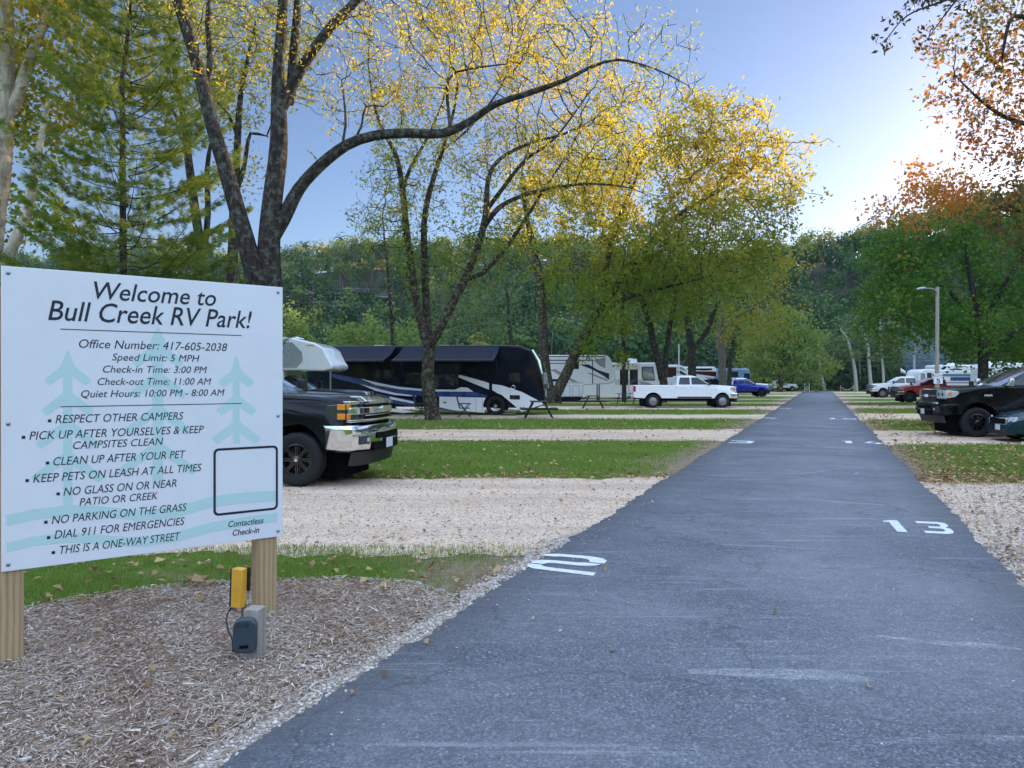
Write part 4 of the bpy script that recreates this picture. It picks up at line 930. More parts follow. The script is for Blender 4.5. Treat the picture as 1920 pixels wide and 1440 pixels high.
        for i in range(nb): patch(g, -gw, gw, gz0+(gz1-gz0)*(i+.5)/nb-.022, gz0+(gz1-gz0)*(i+.5)/nb+.022, 0, .045, 10)
        patch(g, -gw-.05, gw+.05, gz1-.01, gz1+.05, -.05, .04, 10); patch(g, -gw-.05, gw+.05, gz0-.05, gz0, -.05, .05, 10)
        for s in (-1, 1): patch(g, s*gw-.03, s*gw+.03, gz0, gz1, -.03, .04, 2)
        g.build('grille', gm, root, True, .008)
        if p.get('gtrim'):
            g = MB(); patch(g, -gw-.07, gw+.07, gz0-.085, gz0-.045, -.05, .065, 10); patch(g, -gw-.02, gw+.02, gz1+.045, gz1+.075, -.1, .03, 10); patch(g, -gw, gw, (gz0+gz1)/2-.01, (gz0+gz1)/2+.012, 0, .055, 10); g.build('grille_trim', p['gtrim'], root, True, .006)
        g = MB(); patch(g, -.16, .16, (gz0+gz1)/2-.05, (gz0+gz1)/2+.05, .04, .06, 4); g.build('emblem', p.get('embl', M['steel']), root, bevel=.01)
    for s in (-1, 1):
        hl = empty('headlight', (0, 0, 0)); hl.parent = root
        y0, y1 = s*gw*1.02, s*w2*.985; hz0, hz1 = p.get('hlz', (gz0+.0, gz1-.02))
        g = MB(); patch(g, y0, y1, hz0, hz1, -.03, .018, 6); xn = nose(xf, 1); g.prism([(xn-.005, s*w2, hz0+.01), (xn-.005, s*w2, hz1), (xn-.30, s*w2, hz1-.03), (xn-.33, s*w2, (hz0+hz1)/2+.03), (xn-.22, s*w2, hz0+.05)], (0, -s*.03, 0)); g.build('lamp_glass', p.get('lens', M['lens']), hl, bevel=.012)
        if kind != 'twin':
            for yy in (.30, .68):
                g = MB(); yb_ = y0+(y1-y0)*yy; g.lathe([(.055, 0), (.060, .012), (.035, .018), (0, .016)], 14, 'X', (fx(yb_)+.018, yb_, (hz0+hz1)/2)); g.build('projector', M['lensdark'], hl, True)
            g = MB(); patch(g, y0, y1, hz0-.03, hz0-.004, -.03, .022, 6); g.build('lamp_surround', M['blackplastic'], hl); g = MB(); patch(g, y0, y1, hz1+.004, hz1+.02, -.03, .02, 6); g.build('lamp_surround', M['blackplastic'], hl)
        g = MB()
        zs = ((hz0+.01, hz0+(hz1-hz0)*.40), (hz0+(hz1-hz0)*.62, hz1-.01)) if kind == 'twin' else ((hz0+(hz1-hz0)*.30, hz0+(hz1-hz0)*.75),)
        for za, zb_ in zs:
            g.box((nose(xf, 1)-.07, s*(w2*.985+.008), (za+zb_)/2), (.13 if kind == 'twin' else .10, .03, zb_-za)); 
            if kind == 'twin': patch(g, s*w2*.93, s*w2*.985, za, zb_, 0, .026, 3)
        g.build('marker_lamp', M['amber'], hl, bevel=.006)
    # bumper wraps the corners
    bz0, bz1 = zb-(.09 if kind == 'twin' else .02), zb+.36; pts = []
    for i in range(13):
        y = -w2*1.0+2*w2*i/12; pts.append((fx(y)+.16-.05*abs(y/w2)**2, y))
    pts = [(nose(xf, 1)-p.get('bw', .30), -w2*1.01)]+pts+[(nose(xf, 1)-p.get('bw', .30), w2*1.01)]
    g = MB(); n = len(pts); vs_ = []
    lay = [(bz0, -.05), (bz0+.05, 0), (bz1-.10, .01), (bz1-.04, -.005), (bz1, -.10)]
    for z, t in lay:
        for (x, y) in pts: vs_.append((x+t, y*(1-.04*(t < -.02)), z))
    fs_ = [(j*n+i, j*n+i+1, (j+1)*n+i+1, (j+1)*n+i) for j in range(len(lay)-1) for i in range(n-1)]
    g.add(vs_, fs_); b = g.build('bumper', p.get('bumper', M['chrome']), root, True, angle=50)
    so = b.modifiers.new('thickness', 'SOLIDIFY'); so.thickness = .03
    g = MB(); patch(g, -gw*.80, gw*.80, bz0+.19, bz0+.29, .05, .185, 6); patch(g, -gw*1.0, gw*1.0, bz0+.0, bz0+.13, .05, .175, 6); g.build('air_intake', M['under'], root)
    for s in (-1, 1):
        g = MB(); yc = s*w2*.80; patch(g, yc-.10, yc+.10, bz0+.12, bz0+.26, .05, .145+.02, 3); g.build('fog_lamp', M['lensdark'], root, bevel=.006)
        g = MB(); patch(g, yc-.02-.05*s, yc+.02-.05*s, bz0+.16, bz0+.22, .1, .18, 2); g.build('fog_lens', M['lens'], root)
    g = MB(); patch(g, -w2*.9, w2*.9, bz0-.22, bz0, -.05, .05, 10, -.05); g.build('valance', M['blackplastic'], root, True)
    if p.get('plate'):
        g = MB(); g.box((xf+.20, p['plate'], bz0+.10), (.015, .31, .16)); g.build('number_plate', M['plate'], root, bevel=.004)
    if p.get('hook'):
        for s in (-1, 1):
            g = MB(); g.tube([(xf+.10, s*.38-.04, bz0+.06), (xf+.24, s*.38-.03, bz0+.05), (xf+.26, s*.38, bz0+.03), (xf+.24, s*.38+.03, bz0+.05), (xf+.10, s*.38+.04, bz0+.06)], .018, 6); g.build('tow_hook', M['steel'], root, True)
    # tail
    if not suv:
        for s in (-1, 1): g = MB(); g.box((xr+.06, s*(w2*.985), rail-.24), (.16, .05, .36)); g.build('tail_lamp', M['redlens'], root, bevel=.01)
        g = MB(); g.box(((cr+xr)/2-.02, 0, rail+.004), (cr-xr-.14, W*.80, .012)); g.build('bed_opening', M['under'], root)
    g = MB(); g.box((xr-.06, 0, zb+.08), (.16, W*.92, .20)); g.build('rear_bumper', p.get('bumper', M['chrome']), root, bevel=.03)
    if p.get('guard'):
        g = MB()
        for s in (-1, 1):
            g.tube([(xf+.22, s*.42, zb-.05), (xf+.28, s*.42, zb+.5), (xf+.24, s*.42, zh+.02)], .045, 8)
            g.tube([(xf+.26, s*.42, zh-.03), (xf+.1, s*w2*.97, zh-.1), (xf-.12, s*w2*1.03, zh-.2), (xf-.12, s*w2*1.03, zb+.38), (xf+.1, s*w2*.97, zb+.34), (xf+.26, s*.42, zb+.34)], .035, 8)
        for zz in (zb+.1, zb+.45, zh-.05): g.tube([(xf+.27, -.45, zz), (xf+.27, .45, zz)], .035, 8)
        g.box((xf+.24, 0, zb+.12), (.14, W*.98, .3)); g.build('grille_guard', M['blackplastic'], root, True, angle=40)
    if p.get('badge'):
        for s in (-1, 1):
            g = MB(); bx_, bz_, bl = p['badge']; g.box((bx_, s*(w2*.995), bz_+lf), (bl, .02, .06)); g.build('badge', M['chrome'], root, bevel=.01)
    tr = .30 if p.get('off') else .27
    for x0 in (0, -wb):
        for s in (-1, 1): wheel(root, x0, s*(w2-tr*.5+p.get('poke', .0)), r, tr, s, p.get('rim', M['steel']), p.get('rimstyle', 'spoke'), bool(p.get('off')))
    return root

PI = math.pi
# black lifted pickup beside the sign
pickup('pickup_truck', 'glossy black lifted pickup with chrome bumper, its nose out from behind the sign', 'pickup truck', (-3.27, 13.05, 0), R(-9), M['black'],
       dict(r=.435, W=2.05, lift=.09, front='twin', hood=1.30, cowl=1.40, belt=1.38, roof=1.98, rail=1.40, xf=1.02, off=True, rim=M['rimblack'], poke=.04, plate=-.05, lens=M['lensdark'], hook=False, wc=.44, ra=.56, bw=.34, handle=M['chrome']))
# dark pickup carrying a camper, and its camper
pickup('pickup_truck', 'dark blue pickup under the white cab-over camper, only bonnet and windscreen showing', 'pickup truck', (-5.45, 23.9, 0), 0, M['darkblue'],
       dict(r=.42, lift=.05, front='bars', grille=M['chrome'], roof=1.88, hood=1.28, lens=M['lens']))
# white crew cab across the grass
pickup('pickup_truck', 'white crew cab pickup with steel wheels parked broadside beyond the lawn', 'pickup truck', ((1355-960)/F_PX*46.4, 47.3, 0), 0, M['whitevan'],
       dict(r=.43, wb=4.42, lift=.06, front='bars', grille=M['chrome'], rim=M['steel'], rimstyle='steel', flare=None, hlz=None or (1.02, 1.34), hood=1.30, cowl=1.40, belt=1.38, rail=1.40, roof=2.0, ro=1.25, hook=True, cabr=-2.98, badge=(-.45, 1.14, .10)), scale=.965)
pickup('pickup_truck', 'bright blue pickup parked before a white one', 'pickup truck', ((1430-960)/F_PX*78, 79, 0), 0, M['bluetruck'], dict(r=.44, lift=.05, front='bars', grille=M['blackplastic'], bumper=M['bluetruck'], rim=M['rimblack'], off=True), scale=.88)
pickup('pickup_truck', 'white pickup mostly hidden behind the bright blue one', 'pickup truck', ((1425-960)/F_PX*86, 86.5, 0), 0, M['whitevan'], dict(r=.42, front='bars', lift=.04), scale=.98)
pickup('pickup_truck', 'farthest white pickup, alone beside the end of the road', 'pickup truck', ((1482-960)/F_PX*116, 116, 0), 0, M['whitevan'], dict(r=.42, front='bars'), scale=.86)
# right-hand row, noses to the left
pickup('pickup_truck', 'big black lifted pickup with chrome-edged grille and black spoked wheels, facing the road', 'pickup truck', (14.02, 23.50, 0), PI-R(11), M['black'],
       dict(r=.445, W=2.06, lift=.10, front='bars', nbars=6, grille=M['blackplastic'], bumper=M['black'], hood=1.30, cowl=1.42, belt=1.40, roof=2.0, off=True, rim=M['rimblack'], poke=.03, hlz=(1.15, 1.40), gtrim=M['chrome'], xf=1.02, plate=.12, mirror=M['chrome'], badge=(-.30, 1.14, .22), lens=M['lens'], wc=.45, ra=.58, embl=M['chrome'], cowlx=-.55))
pickup('pickup_truck', 'maroon pickup with a chrome barred grille hidden behind the big black one', 'pickup truck', (16.35, 27.8, 0), PI-R(11), M['maroon'],
       dict(r=.42, lift=.06, front='bars', nbars=5, grille=M['chrome'], bumper=M['maroon'], roof=1.99, hood=1.30, xf=1.1, plate=.1))
pickup('pickup_truck', 'red pickup with a black tubular grille guard', 'pickup truck', (30.1, 57.9, 0), PI-R(9), M['red'], dict(r=.46, lift=.10, front='bars', grille=M['chrome'], guard=True, rim=M['rimblack'], off=True, cowlx=-.55), scale=.90)
pickup('utility_vehicle', 'white long-roofed utility vehicle parked left of the red pickup', 'suv', (35.9, 74.0, 0), PI-R(9), M['whitevan'], dict(r=.42, front='bars', suv=True, wb=3.3, belt=1.30, rail=1.3, roof=1.96, grille=M['steel'], lift=.04), scale=1.02)

# dark teal car whose bonnet cuts the right edge
def hatch():
    root = empty('parked_car', (14.40, 21.10, 0), PI-R(11)); tag(root, 'dark teal crossover car cut off by the right edge of the picture', 'car')
    sec = [(.84,.42,.72,.30),(.74,.66,.78,.26),(.40,.82,.90,.24),(-.2,.92,.91,.24),(-.75,1.0,.92,.24),(-1.6,1.02,.92,.24),(-2.9,1.04,.92,.24),(-3.6,1.02,.88,.28),(-3.75,.8,.8,.4)]
    V, Fc = [], []; m_ = 13
    for x, zt, wd, z0 in sec:
        for k in range(m_):
            a = PI*k/(m_-1); y = -math.cos(a)*wd; y = max(-wd, min(wd, y*1.18)); z = z0+(zt-z0)*min(1, math.sin(a)**.45*1.0); V.append((x, y, z))
    for i in range(len(sec)-1):
        for k in range(m_-1): Fc.append((i*m_+k, i*m_+k+1, (i+1)*m_+k+1, (i+1)*m_+k))
        Fc.append((i*m_+m_-1, i*m_, (i+1)*m_, (i+1)*m_+m_-1))
    Fc += [tuple(range(m_)), tuple((len(sec)-1)*m_+k for k in reversed(range(m_)))]
    g = MB(); g.add(V, Fc); g.build('body', M['darkteal'], root, True, angle=50)
    g = MB(); pr = [(-.55,.96),(-1.35,1.42),(-1.8,1.50),(-2.7,1.47),(-3.5,1.06)]; V, Fc = [], []; n = len(pr)
    for f in (-1,-.8,0,.8,1):
        for x, z in pr: V.append((x-.08*f*f, f*(.90-.24*(z-.96)/.54), z-.03*f*f))
    for i in range(4):
        for k in range(n): Fc.append((i*n+k, i*n+(k+1) % n, (i+1)*n+(k+1) % n, (i+1)*n+k))
    Fc += [tuple(range(n)), tuple(4*n+k for k in reversed(range(n)))]; g.add(V, Fc); g.build('cabin', M['glass'], root, True, .01)
    g = MB(); g.box((-2.05, 0, 1.49), (1.5, 1.2, .04)); g.build('roof', M['darkteal'], root, bevel=.02)
    def nz(y): return .84-.16*abs(y/.8)**2.2
    def strip(name, y0, y1, z0, z1, t, mat, n=10, rz=0):
        g = MB(); vs_, fs_ = [], []
        for i in range(n+1):
            y = y0+(y1-y0)*i/n; vs_ += [(nz(y)-.08, y, z0), (nz(y)+t, y, z0), (nz(y)+t-rz, y, z1), (nz(y)-.08, y, z1)]
        for i in range(n): a = 4*i; fs_ += [(a, a+4, a+5, a+1), (a+1, a+5, a+6, a+2), (a+2, a+6, a+7, a+3), (a+3, a+7, a+4, a)]
        fs_ += [(0,1,2,3), (4*n+3,4*n+2,4*n+1,4*n)]; g.add(vs_, fs_); return g.build(name, mat, root, True, .006)
    strip('grille', -.50, .50, .50, .64, .012, M['under'], 12); strip('grille_trim', -.54, .54, .645, .67, .02, M['chrome'], 12, .01); strip('grille_trim', -.54, .54, .475, .497, .022, M['chrome'], 12)
    for s in (-1, 1):
        strip('grille_trim', s*.52-.02, s*.52+.02, .498, .643, .02, M['chrome'], 2); strip('headlight', s*.58, s*.79, .56, .70, .02, M['lens'], 6, .06); strip('fog_lamp', s*.60, s*.78, .34, .44, .02, M['lensdark'], 4)
    strip('bumper_lip', -.76, .76, .20, .30, .05, M['blackplastic'], 12)
    g = MB(); g.box((.87, .20, .40), (.012, .30, .15)); g.build('number_plate', M['plate'], root, bevel=.004)
    for x0 in (0, -2.7):
        for s in (-1, 1): wheel(root, x0, s*.83, .34, .22, s, M['steel'])
    g = MB(); g.box((-1.4, 0, .3), (4.0, 1.45, .24)); g.build('chassis', M['under'], root)
hatch()

# ---- motorhomes and trailers: a body outline swept across the width, artwork laid on the near side
class Coach:
    """near side lies in the vertical plane through O (ground) along heading d; local x along d, y away from the camera side"""
    def __init__(s, name, label, cat, O, heading=0.0, group=None):
        s.O = Vector(O); s.h = heading; s.root = empty(name, O, heading); tag(s.root, label, cat, group)
        s.d = Vector((math.cos(heading), math.sin(heading), 0))
    def px(s, px, py):
        a = (px-960)/F_PX; t = (a*s.O.y-s.O.x)/(s.d.x-a*s.d.y); Y = s.O.y+t*s.d.y; return (t, CAM_H+(HOR-py)/F_PX*Y)
    def loc(s, pts): return [s.px(*p) for p in pts]
    def body(s, pts, mat, width=2.5, y0=0.0, name='body', round_=.10, local=False):
        g = MB(); q = pts if local else s.loc(pts); g.prism([(x, y0, z) for x, z in q], (0, width, 0)); return g.build(name, mat, s.root, bevel=round_, seg=4, angle=25)
    def panel(s, pts, mat, name='side_stripe', off=.006, local=False, thick=.004, bevel=0):
        g = MB(); q = pts if local else s.loc(pts); g.prism([(x, -off, z) for x, z in q], (0, thick, 0)); return g.build(name, mat, s.root, bevel=bevel)
    def wheels(s, xs, r, y=.14, sgn=-1, style='steel', rim='steel', width=.28, w_all=2.5):
        for x in xs:
            wheel(s.root, x, y, r, width, -1, M[rim], style, False); wheel(s.root, x, w_all-y, r, width, 1, M[rim], style, False)
    def ac(s, px0, px1, py0, py1, mat='white', y=1.2, name='roof_unit'):
        (x0, z0), (x1, z1) = s.px(px0, py1), s.px(px1, py0); g = MB(); g.prism([(x0, y-.35, z0), (x1, y-.35, z0), (x1-.08, y-.35, z1), (x0+.12, y-.35, z1)], (0, .7, 0)); g.build(name, M[mat], s.root, bevel=.04)
def c3(*p): return [(500+a*.291667, 600+b*.291667) for a, b in p]
def c4(*p): return [(960+a*.145833, 600+b*.145833) for a, b in p]
def c5(*p): return [(1220+a*.166667, 600+b*.166667) for a, b in p]

# dark motorhome with its awnings out
B = Coach('motorhome', 'long navy, blue and white motorhome with dark awnings rolled out', 'motorhome', (1.15, 36.6, 0), R(-5))
(xt, zt) = B.px(1008, 650); zt = 3.42
(xfr, zfr) = B.px(1022, 757)
xr_ = -11.4
prof = [(xr_, .42), (xr_, zt-.1), (xr_+.2, zt), (xfr-2.0, zt), (xfr-1.2, zt-.04), (xfr-.65, zt-.25), (xfr-.30, zt-.70), (xfr-.10, zt-1.5), (xfr, zt-2.3), (xfr-.02, .62), (xfr-.35, .36), (xfr-1.0, .36)]
B.body(prof, M['navy'], 2.5, 0, 'body', .12, True)
B.panel(c3((420,345),(640,385),(840,425),(1010,443),(1060,492),(800,470),(600,415),(420,370)), M['blue'])
B.panel(c3((1090,455),(1200,452),(1330,462),(1440,492),(1095,494)), M['blue'])
B.panel(c3((700,470),(960,520),(960,560),(790,530),(700,500)), M['blue'])
B.panel(c3((600,376),(720,405),(850,430),(1030,446),(1210,448),(1250,432),(1290,434),(1330,461),(1030,459),(850,444),(700,417)), M['white'], off=.010)
B.panel(c3((600,411),(720,443),(830,470),(960,486),(960,492),(820,482),(700,455)), M['white'], off=.010)
B.panel(c3((790,492),(960,528),(960,540),(790,508)), M['white'], off=.010); B.panel(c3((790,565),(960,590),(880,597),(790,588)), M['white'], off=.010)
B.panel(c3((1190,350),(1250,354),(1400,396),(1430,406),(1430,448),(1340,412)), M['white'], off=.010)
B.panel(c3((1450,412),(1510,420),(1640,462),(1770,530),(1775,542),(1640,590),(1540,505),(1450,450)), M['white'], off=.010)
B.panel(c3((1110,492),(1440,500),(1410,525),(1400,596),(1110,572)), M['white'], off=.010)
B.panel(c3((1040,555),(1110,560),(1220,585),(1210,590),(1110,574),(1040,563)), M['blue'], off=.012)
for x in (1345, 1385): B.panel(c3((x,505),(x+3,505),(x+3,594),(x,592)), M['greystripe'], 'compartment_seam', .014)
for x, y_ in ((1145,530),(880,530),(800,525)): B.panel(c3((x-10,y_-5),(x+10,y_-5),(x+10,y_+5),(x-10,y_+5)), M['chrome'], 'compartment_latch', .02, False, .012)
for q in (((700,318),(830,322),(830,385),(700,372)), ((880,335),(1000,340),(1000,425),(880,405)), ((1080,350),(1235,352),(1225,440),(1150,442),(1080,436))): B.panel(c3(*q), M['glass'], 'window', .012)
dr = B.panel(c3((1548,330),(1640,330),(1640,455),(1548,418)), M['navy'], 'door', .016)
(xw_, _) = B.px(929, 765); B.panel([(xw_+.60*math.cos(a), .47+.60*math.sin(a)) for a in [PI*k/16-.25 if k else -.25 for k in range(19)]], M['under'], 'wheel_arch', .013, True)
B.panel(c3((1558,338),(1630,338),(1630,400),(1558,392)), M['glass'], 'door_window', .022)
B.panel(c3((1562,482),(1628,484),(1628,512),(1562,510)), M['glass'], 'vent_panel', .016)
(xh, zh_) = B.px(500+1585*.291667, 600+433*.291667); g = MB(); g.tube([(xh+.09*math.cos(a), -.05, zh_+.09*math.sin(a)) for a in [2*PI*k/14 for k in range(15)]], .016, 6); g.build('grab_handle', M['chrome'], B.root, True)
# curved windscreen wraps the front
g = MB(); n = 10; vs_ = []
for i in range(n+1):
    y = 2.5*(i/n); bow = .10*(1-((y-1.25)/1.25)**2)
    for (x, z) in ((xfr-.56, zt-.34), (xfr-.26, zt-.80), (xfr-.07, zt-1.5), (xfr+.02, zt-2.1)): vs_.append((x+bow+.02, y, z))
g.add(vs_, [(i*4+k, i*4+k+1, i*4+5+k, i*4+4+k) for i in range(n) for k in range(3)]); g.build('windscreen', M['glass'], B.root, True)
g = MB(); g.tube([(xfr-.62, -.03, zt-.25), (xfr-.32, -.03, zt-.78), (xfr-.12, -.03, zt-1.5), (xfr-.0, -.03, zt-2.2)], [.05,.09,.08,.05], 8); g.build('front_pillar', M['chrome'], B.root, True)
g = MB(); g.tube([(xfr-.25, 0, 1.95), (xfr+.05, -.35, 2.05)], .03, 6); g.box((xfr+.02, -.42, 1.78), (.14, .22, .55)); g.build('mirror', M['steel'], B.root, bevel=.03)
B.wheels([B.px(929, 765)[0], -8.4], .47, .10, -1, 'steel', 'chrome', .30)
for k, (a, b) in enumerate(((1535, 582), (1530, 605))):
    (x, z) = B.px(500+a*.2917, 600+b*.2917); g = MB(); g.box((x+.25, -.25-.1*k, max(.1, z)), (.62, .30, .03)); g.build('step', M['steel'], B.root)
for a0, a1 in ((612, 742), (756, 936)):     # awnings
    (x0, _), (x1, _) = B.px(a0, 655), B.px(a1, 655); g = MB(); vs_ = []
    for i in range(7):
        t = i/6; vs_ += [(x0, -2.3*t, 3.34-.70*t-.10*math.sin(PI*t)), (x1, -2.3*t, 3.34-.70*t-.10*math.sin(PI*t))]
    g.add(vs_, [(2*i, 2*i+1, 2*i+3, 2*i+2) for i in range(6)]); aw = g.build('awning', M['awning'], B.root, True)
    g = MB(); g.tube([(x0, -2.32, 2.60), (x1, -2.32, 2.60)], .055, 10); g.build('roller', M['blackplastic'], aw, True)
    g = MB(); 
    for x in (x0+.06, x1-.06): g.tube([(x, -.04, 1.9), (x, -1.2, 2.9), (x, -2.3, 2.62)], .025, 6)
    g.build('support_arm', M['blackplastic'], aw, True)
for a in (826, 888, 700): B.ac(a-14, a+14, 645, 652, 'steel', 1.3)

# cab-over camper beside the dark pickup
Cc = Coach('truck_camper', 'white cab-over camper with a rounded nose on the dark blue pickup', 'camper', (-5.46, 22.9, 0))
Cc.body([(505,632),(540,632),(590,643),(606,652),(618,676),(625,686),(622,692),(606,695.5),(505,694)], M['white'], 2.2, 0, 'body', .14)
Cc.body([(470,634),(530,634),(530,760),(470,760)], M['white'], 2.1, .05, 'rear_body', .06)
Cc.panel([(508,640),(548,642),(566,660),(568,676),(556,690),(508,689)], M['silver'], 'side_panel', .006)
for a in (577, 582, 587): 
    (x, z) = Cc.px(a, 647); g = MB(); g.box((x, -.012, z), (.05, .02, .025)); g.build('marker_lamp', M['amber'], Cc.root)
Cc.ac(520, 548, 628, 633, 'white', 1.1)
g = MB(); (x, z) = Cc.px(618, 694); g.tube([(x, .1, z), (x, .1, 0)], .025, 8); g.build('jack_leg', M['steel'], Cc.root, True)

# white trailer with grey swooshes
T1 = Coach('travel_trailer', 'long white trailer with grey and tan swooshes behind the V-forked tree', 'trailer', (8.15, 60.0, 0))
T1.body(c4((-260,450),(1210,450),(1265,490),(1300,570),(1330,690),(1345,740),(1320,790),(1270,815),(1180,825),(930,835),(900,990),(-260,990)), M['white'], 2.5, 0, 'body', .10)
T1.panel(c4((-200,512),(1040,512),(1040,524),(-200,524)), M['blackplastic']); T1.panel(c4((1030,512),(1042,512),(1042,820),(1030,820)), M['blackplastic'])
T1.panel(c4((-200,462),(1205,462),(1205,474),(-200,474)), M['blackplastic']); T1.panel(c4((300,552),(860,552),(860,562),(300,562)), M['blackplastic'])
T1.panel(c4((1045,515),(1200,480),(1200,620),(1130,590)), M['greystripe']); T1.panel(c4((865,572),(985,570),(1100,640),(1250,690),(1248,770),(1180,720),(1040,640)), M['blackplastic'])
T1.panel(c4((490,640),(560,630),(700,720),(860,800),(780,800),(640,725)), M['tan']); T1.panel(c4((960,680),(1010,680),(1240,770),(1220,785)), M['tan'])
T1.panel(c4((690,520),(860,520),(860,630),(690,630)), M['glass'], 'window', .012)
T1.panel(c4((-200,760),(640,760),(640,790),(-200,790)), M['navy']); T1.panel(c4((-200,805),(920,805),(920,812),(-200,812)), M['greystripe'])
for a in (665, 780): T1.panel(c4((a,842),(a+85,842),(a+85,985),(a,985)), M['greystripe'], 'hatch_frame', .008); T1.panel(c4((a+6,848),(a+79,848),(a+79,979),(a+6,979)), M['white'], 'hatch', .014)
T1.body(c4((-260,985),(900,985),(880,1045),(-260,1045)), M['navy'], 2.3, .08, 'skirt', .02)
T1.ac(960+620*.1458, 960+790*.1458, 656.5, 666, 'blackplastic', 1.2)
g = MB(); (x, z) = T1.px(*c4((1180,825))[0])
for yy in (.5, 2.0): g.tube([(x-.3, yy, z+.1), (x-.3, yy, 0.02)], .05, 8)
g.build('landing_leg', M['blackplastic'], T1.root, True)
T1.wheels([-5.6, -6.6], .38)

# cream motorhome behind the white crew cab
T2 = Coach('motorhome', 'cream and white motorhome with two dark side windows, behind the white crew cab pickup', 'motorhome', (13.4, 68.0, 0))
T2.body(c4((900,550),(1860,548),(1890,575),(1915,640),(1950,790),(1960,900),(1940,1000),(900,1000)), M['whitevan'], 2.45, 0, 'body', .10)
T2.panel(c4((1325,586),(1640,586),(1640,640),(1325,640)), M['cream']); T2.panel(c4((1325,760),(1660,760),(1800,830),(1325,835)), M['cream']); T2.panel(c4((1640,790),(1760,810),(1830,835),(1660,830)), M['greystripe'], 'side_stripe', .009)
for a, b in ((1388,1494), (1514,1618)): T2.panel(c4((a,636),(b,636),(b,834),(a,834)), M['glass'], 'window', .012)
T2.panel(c4((1665,600),(1815,600),(1840,780),(1690,780),(1668,740)), M['blackplastic'], 'cab_window_frame', .010); T2.panel(c4((1680,612),(1805,612),(1828,768),(1700,768),(1682,735)), M['glasslight'], 'cab_window', .016)
T2.panel(c4((1850,600),(1892,602),(1935,790),(1885,775)), M['glass'], 'windscreen', .012)
T2.panel(c4((1320,556),(1640,556),(1640,566),(1320,566)), M['greystripe'], 'awning_roll', .02)
T2.ac(960+1505*.1458, 960+1635*.1458, 671.5, 680.5, 'whitevan', 1.2)
T2.wheels([-1.8, -7.0], .42)
# farther rigs
T3 = Coach('travel_trailer', 'white trailer with brown arched stripes between two dark trunks', 'trailer', (17.3, 72.5, 0))
T3.body(c5((-100,505),(300,503),(370,520),(420,560),(455,620),(462,665),(420,680),(240,700),(200,760),(-100,760)), M['white'], 2.5, 0, 'body', .1)
T3.panel(c5((100,530),(290,530),(290,645),(100,645)), M['brownstripe']); T3.panel(c5((300,565),(350,575),(400,610),(430,650),(395,650),(350,610),(300,595)), M['blackplastic']); T3.panel(c5((300,520),(360,530),(410,575),(380,570),(300,545)), M['greystripe'])
T3.body(c5((-100,758),(200,758),(190,800),(-100,800)), M['navy'], 2.3, .08, 'skirt', .02); T3.wheels([-6.0], .38)
T4 = Coach('travel_trailer', 'white trailer with a maroon upper band behind the white crew cab bonnet', 'trailer', (21.7, 80.5, 0))
T4.body(c5((380,525),(720,525),(745,560),(750,640),(700,660),(560,690),(380,690)), M['white'], 2.5, 0, 'body', .1)
T4.panel(c5((400,545),(690,545),(690,565),(600,570),(400,560)), M['brownstripe']); T4.panel(c5((400,575),(740,580),(742,640),(600,620),(400,590)), M['brownstripe']); T4.panel(c5((600,640),(740,655),(700,668),(640,660)), M['greystripe'])
T4.body(c5((380,688),(740,660),(790,690),(780,735),(380,735)), M['navy'], 2.3, .08, 'skirt', .04); T4.wheels([-5.5], .38)
T5 = Coach('motorhome', 'silver blue motorhome behind the bright blue pickup', 'motorhome', (27.9, 88.5, 0))
T5.body(c5((740,545),(1090,542),(1115,560),(1128,640),(1130,720),(740,720)), M['teal'], 2.5, 0, 'body', .1)
T5.panel(c5((760,545),(1085,545),(1095,560),(760,565)), M['silver']); T5.panel(c5((895,580),(985,580),(985,645),(895,645)), M['glass'], 'window', .012); T5.panel(c5((1050,600),(1115,600),(1120,665),(1050,665)), M['glass'], 'cab_window', .012)
T5.panel(c5((890,650),(1040,650),(1000,690),(890,700)), M['white']); T5.panel(c5((890,665),(1000,665),(960,690),(890,690)), M['brownstripe'], 'side_stripe', .010); T5.wheels([-2.0, -7], .45)
# right-hand rigs
T6 = Coach('motorhome', 'silver and blue striped motorhome behind the red pickup, its windscreen facing left', 'motorhome', ((1723-960)/F_PX*72, 72, 0))
T6.body([(1723,755),(1723,705),(1726,696),(1734,692),(1850,696),(1860,700),(1860,755)], M['white'], 2.5, 0, 'body', .10)
T6.panel([(1748,701),(1852,701),(1852,706),(1748,706)], M['teal']); T6.panel([(1782,707),(1852,707),(1852,714),(1782,714)], M['blue']); T6.panel([(1735,716),(1852,716),(1852,719),(1735,719)], M['greystripe'])
T6.panel([(1726,700),(1734,700),(1736,713),(1726,713)], M['glasslight'], 'windscreen', .012); T6.panel([(1738,699),(1747,699),(1747,712),(1738,712)], M['glass'], 'cab_window', .012); T6.panel([(1764,707),(1770,707),(1770,718),(1764,718)], M['glass'], 'window', .012)
T6.wheels([1.6, 6.2], .45)
T7 = Coach('travel_trailer', 'white trailer with dark swooshes showing over the silver and blue motorhome', 'trailer', ((1758-960)/F_PX*79, 79, 0))
T7.body([(1758,750),(1758,686),(1762,684),(1848,684),(1852,690),(1852,750)], M['white'], 2.5, 0, 'body', .1)
T7.panel([(1762,694),(1770,687),(1776,687),(1766,698)], M['navy']); T7.panel([(1780,692),(1804,692),(1804,698),(1780,697)], M['navy']); T7.panel([(1785,691),(1800,686),(1812,686),(1796,692)], M['greystripe']); T7.ac(1790, 1804, 680, 685, 'white', 1.2); T7.wheels([4.0], .38)
T8 = Coach('travel_trailer', 'white trailer with an arched dark stripe right of the green maple trunk', 'trailer', ((1851-960)/F_PX*66, 66, 0))
T8.body([(1851,750),(1851,690),(1858,682),(1905,680),(1990,683),(1990,750)], M['white'], 2.5, 0, 'body', .1)
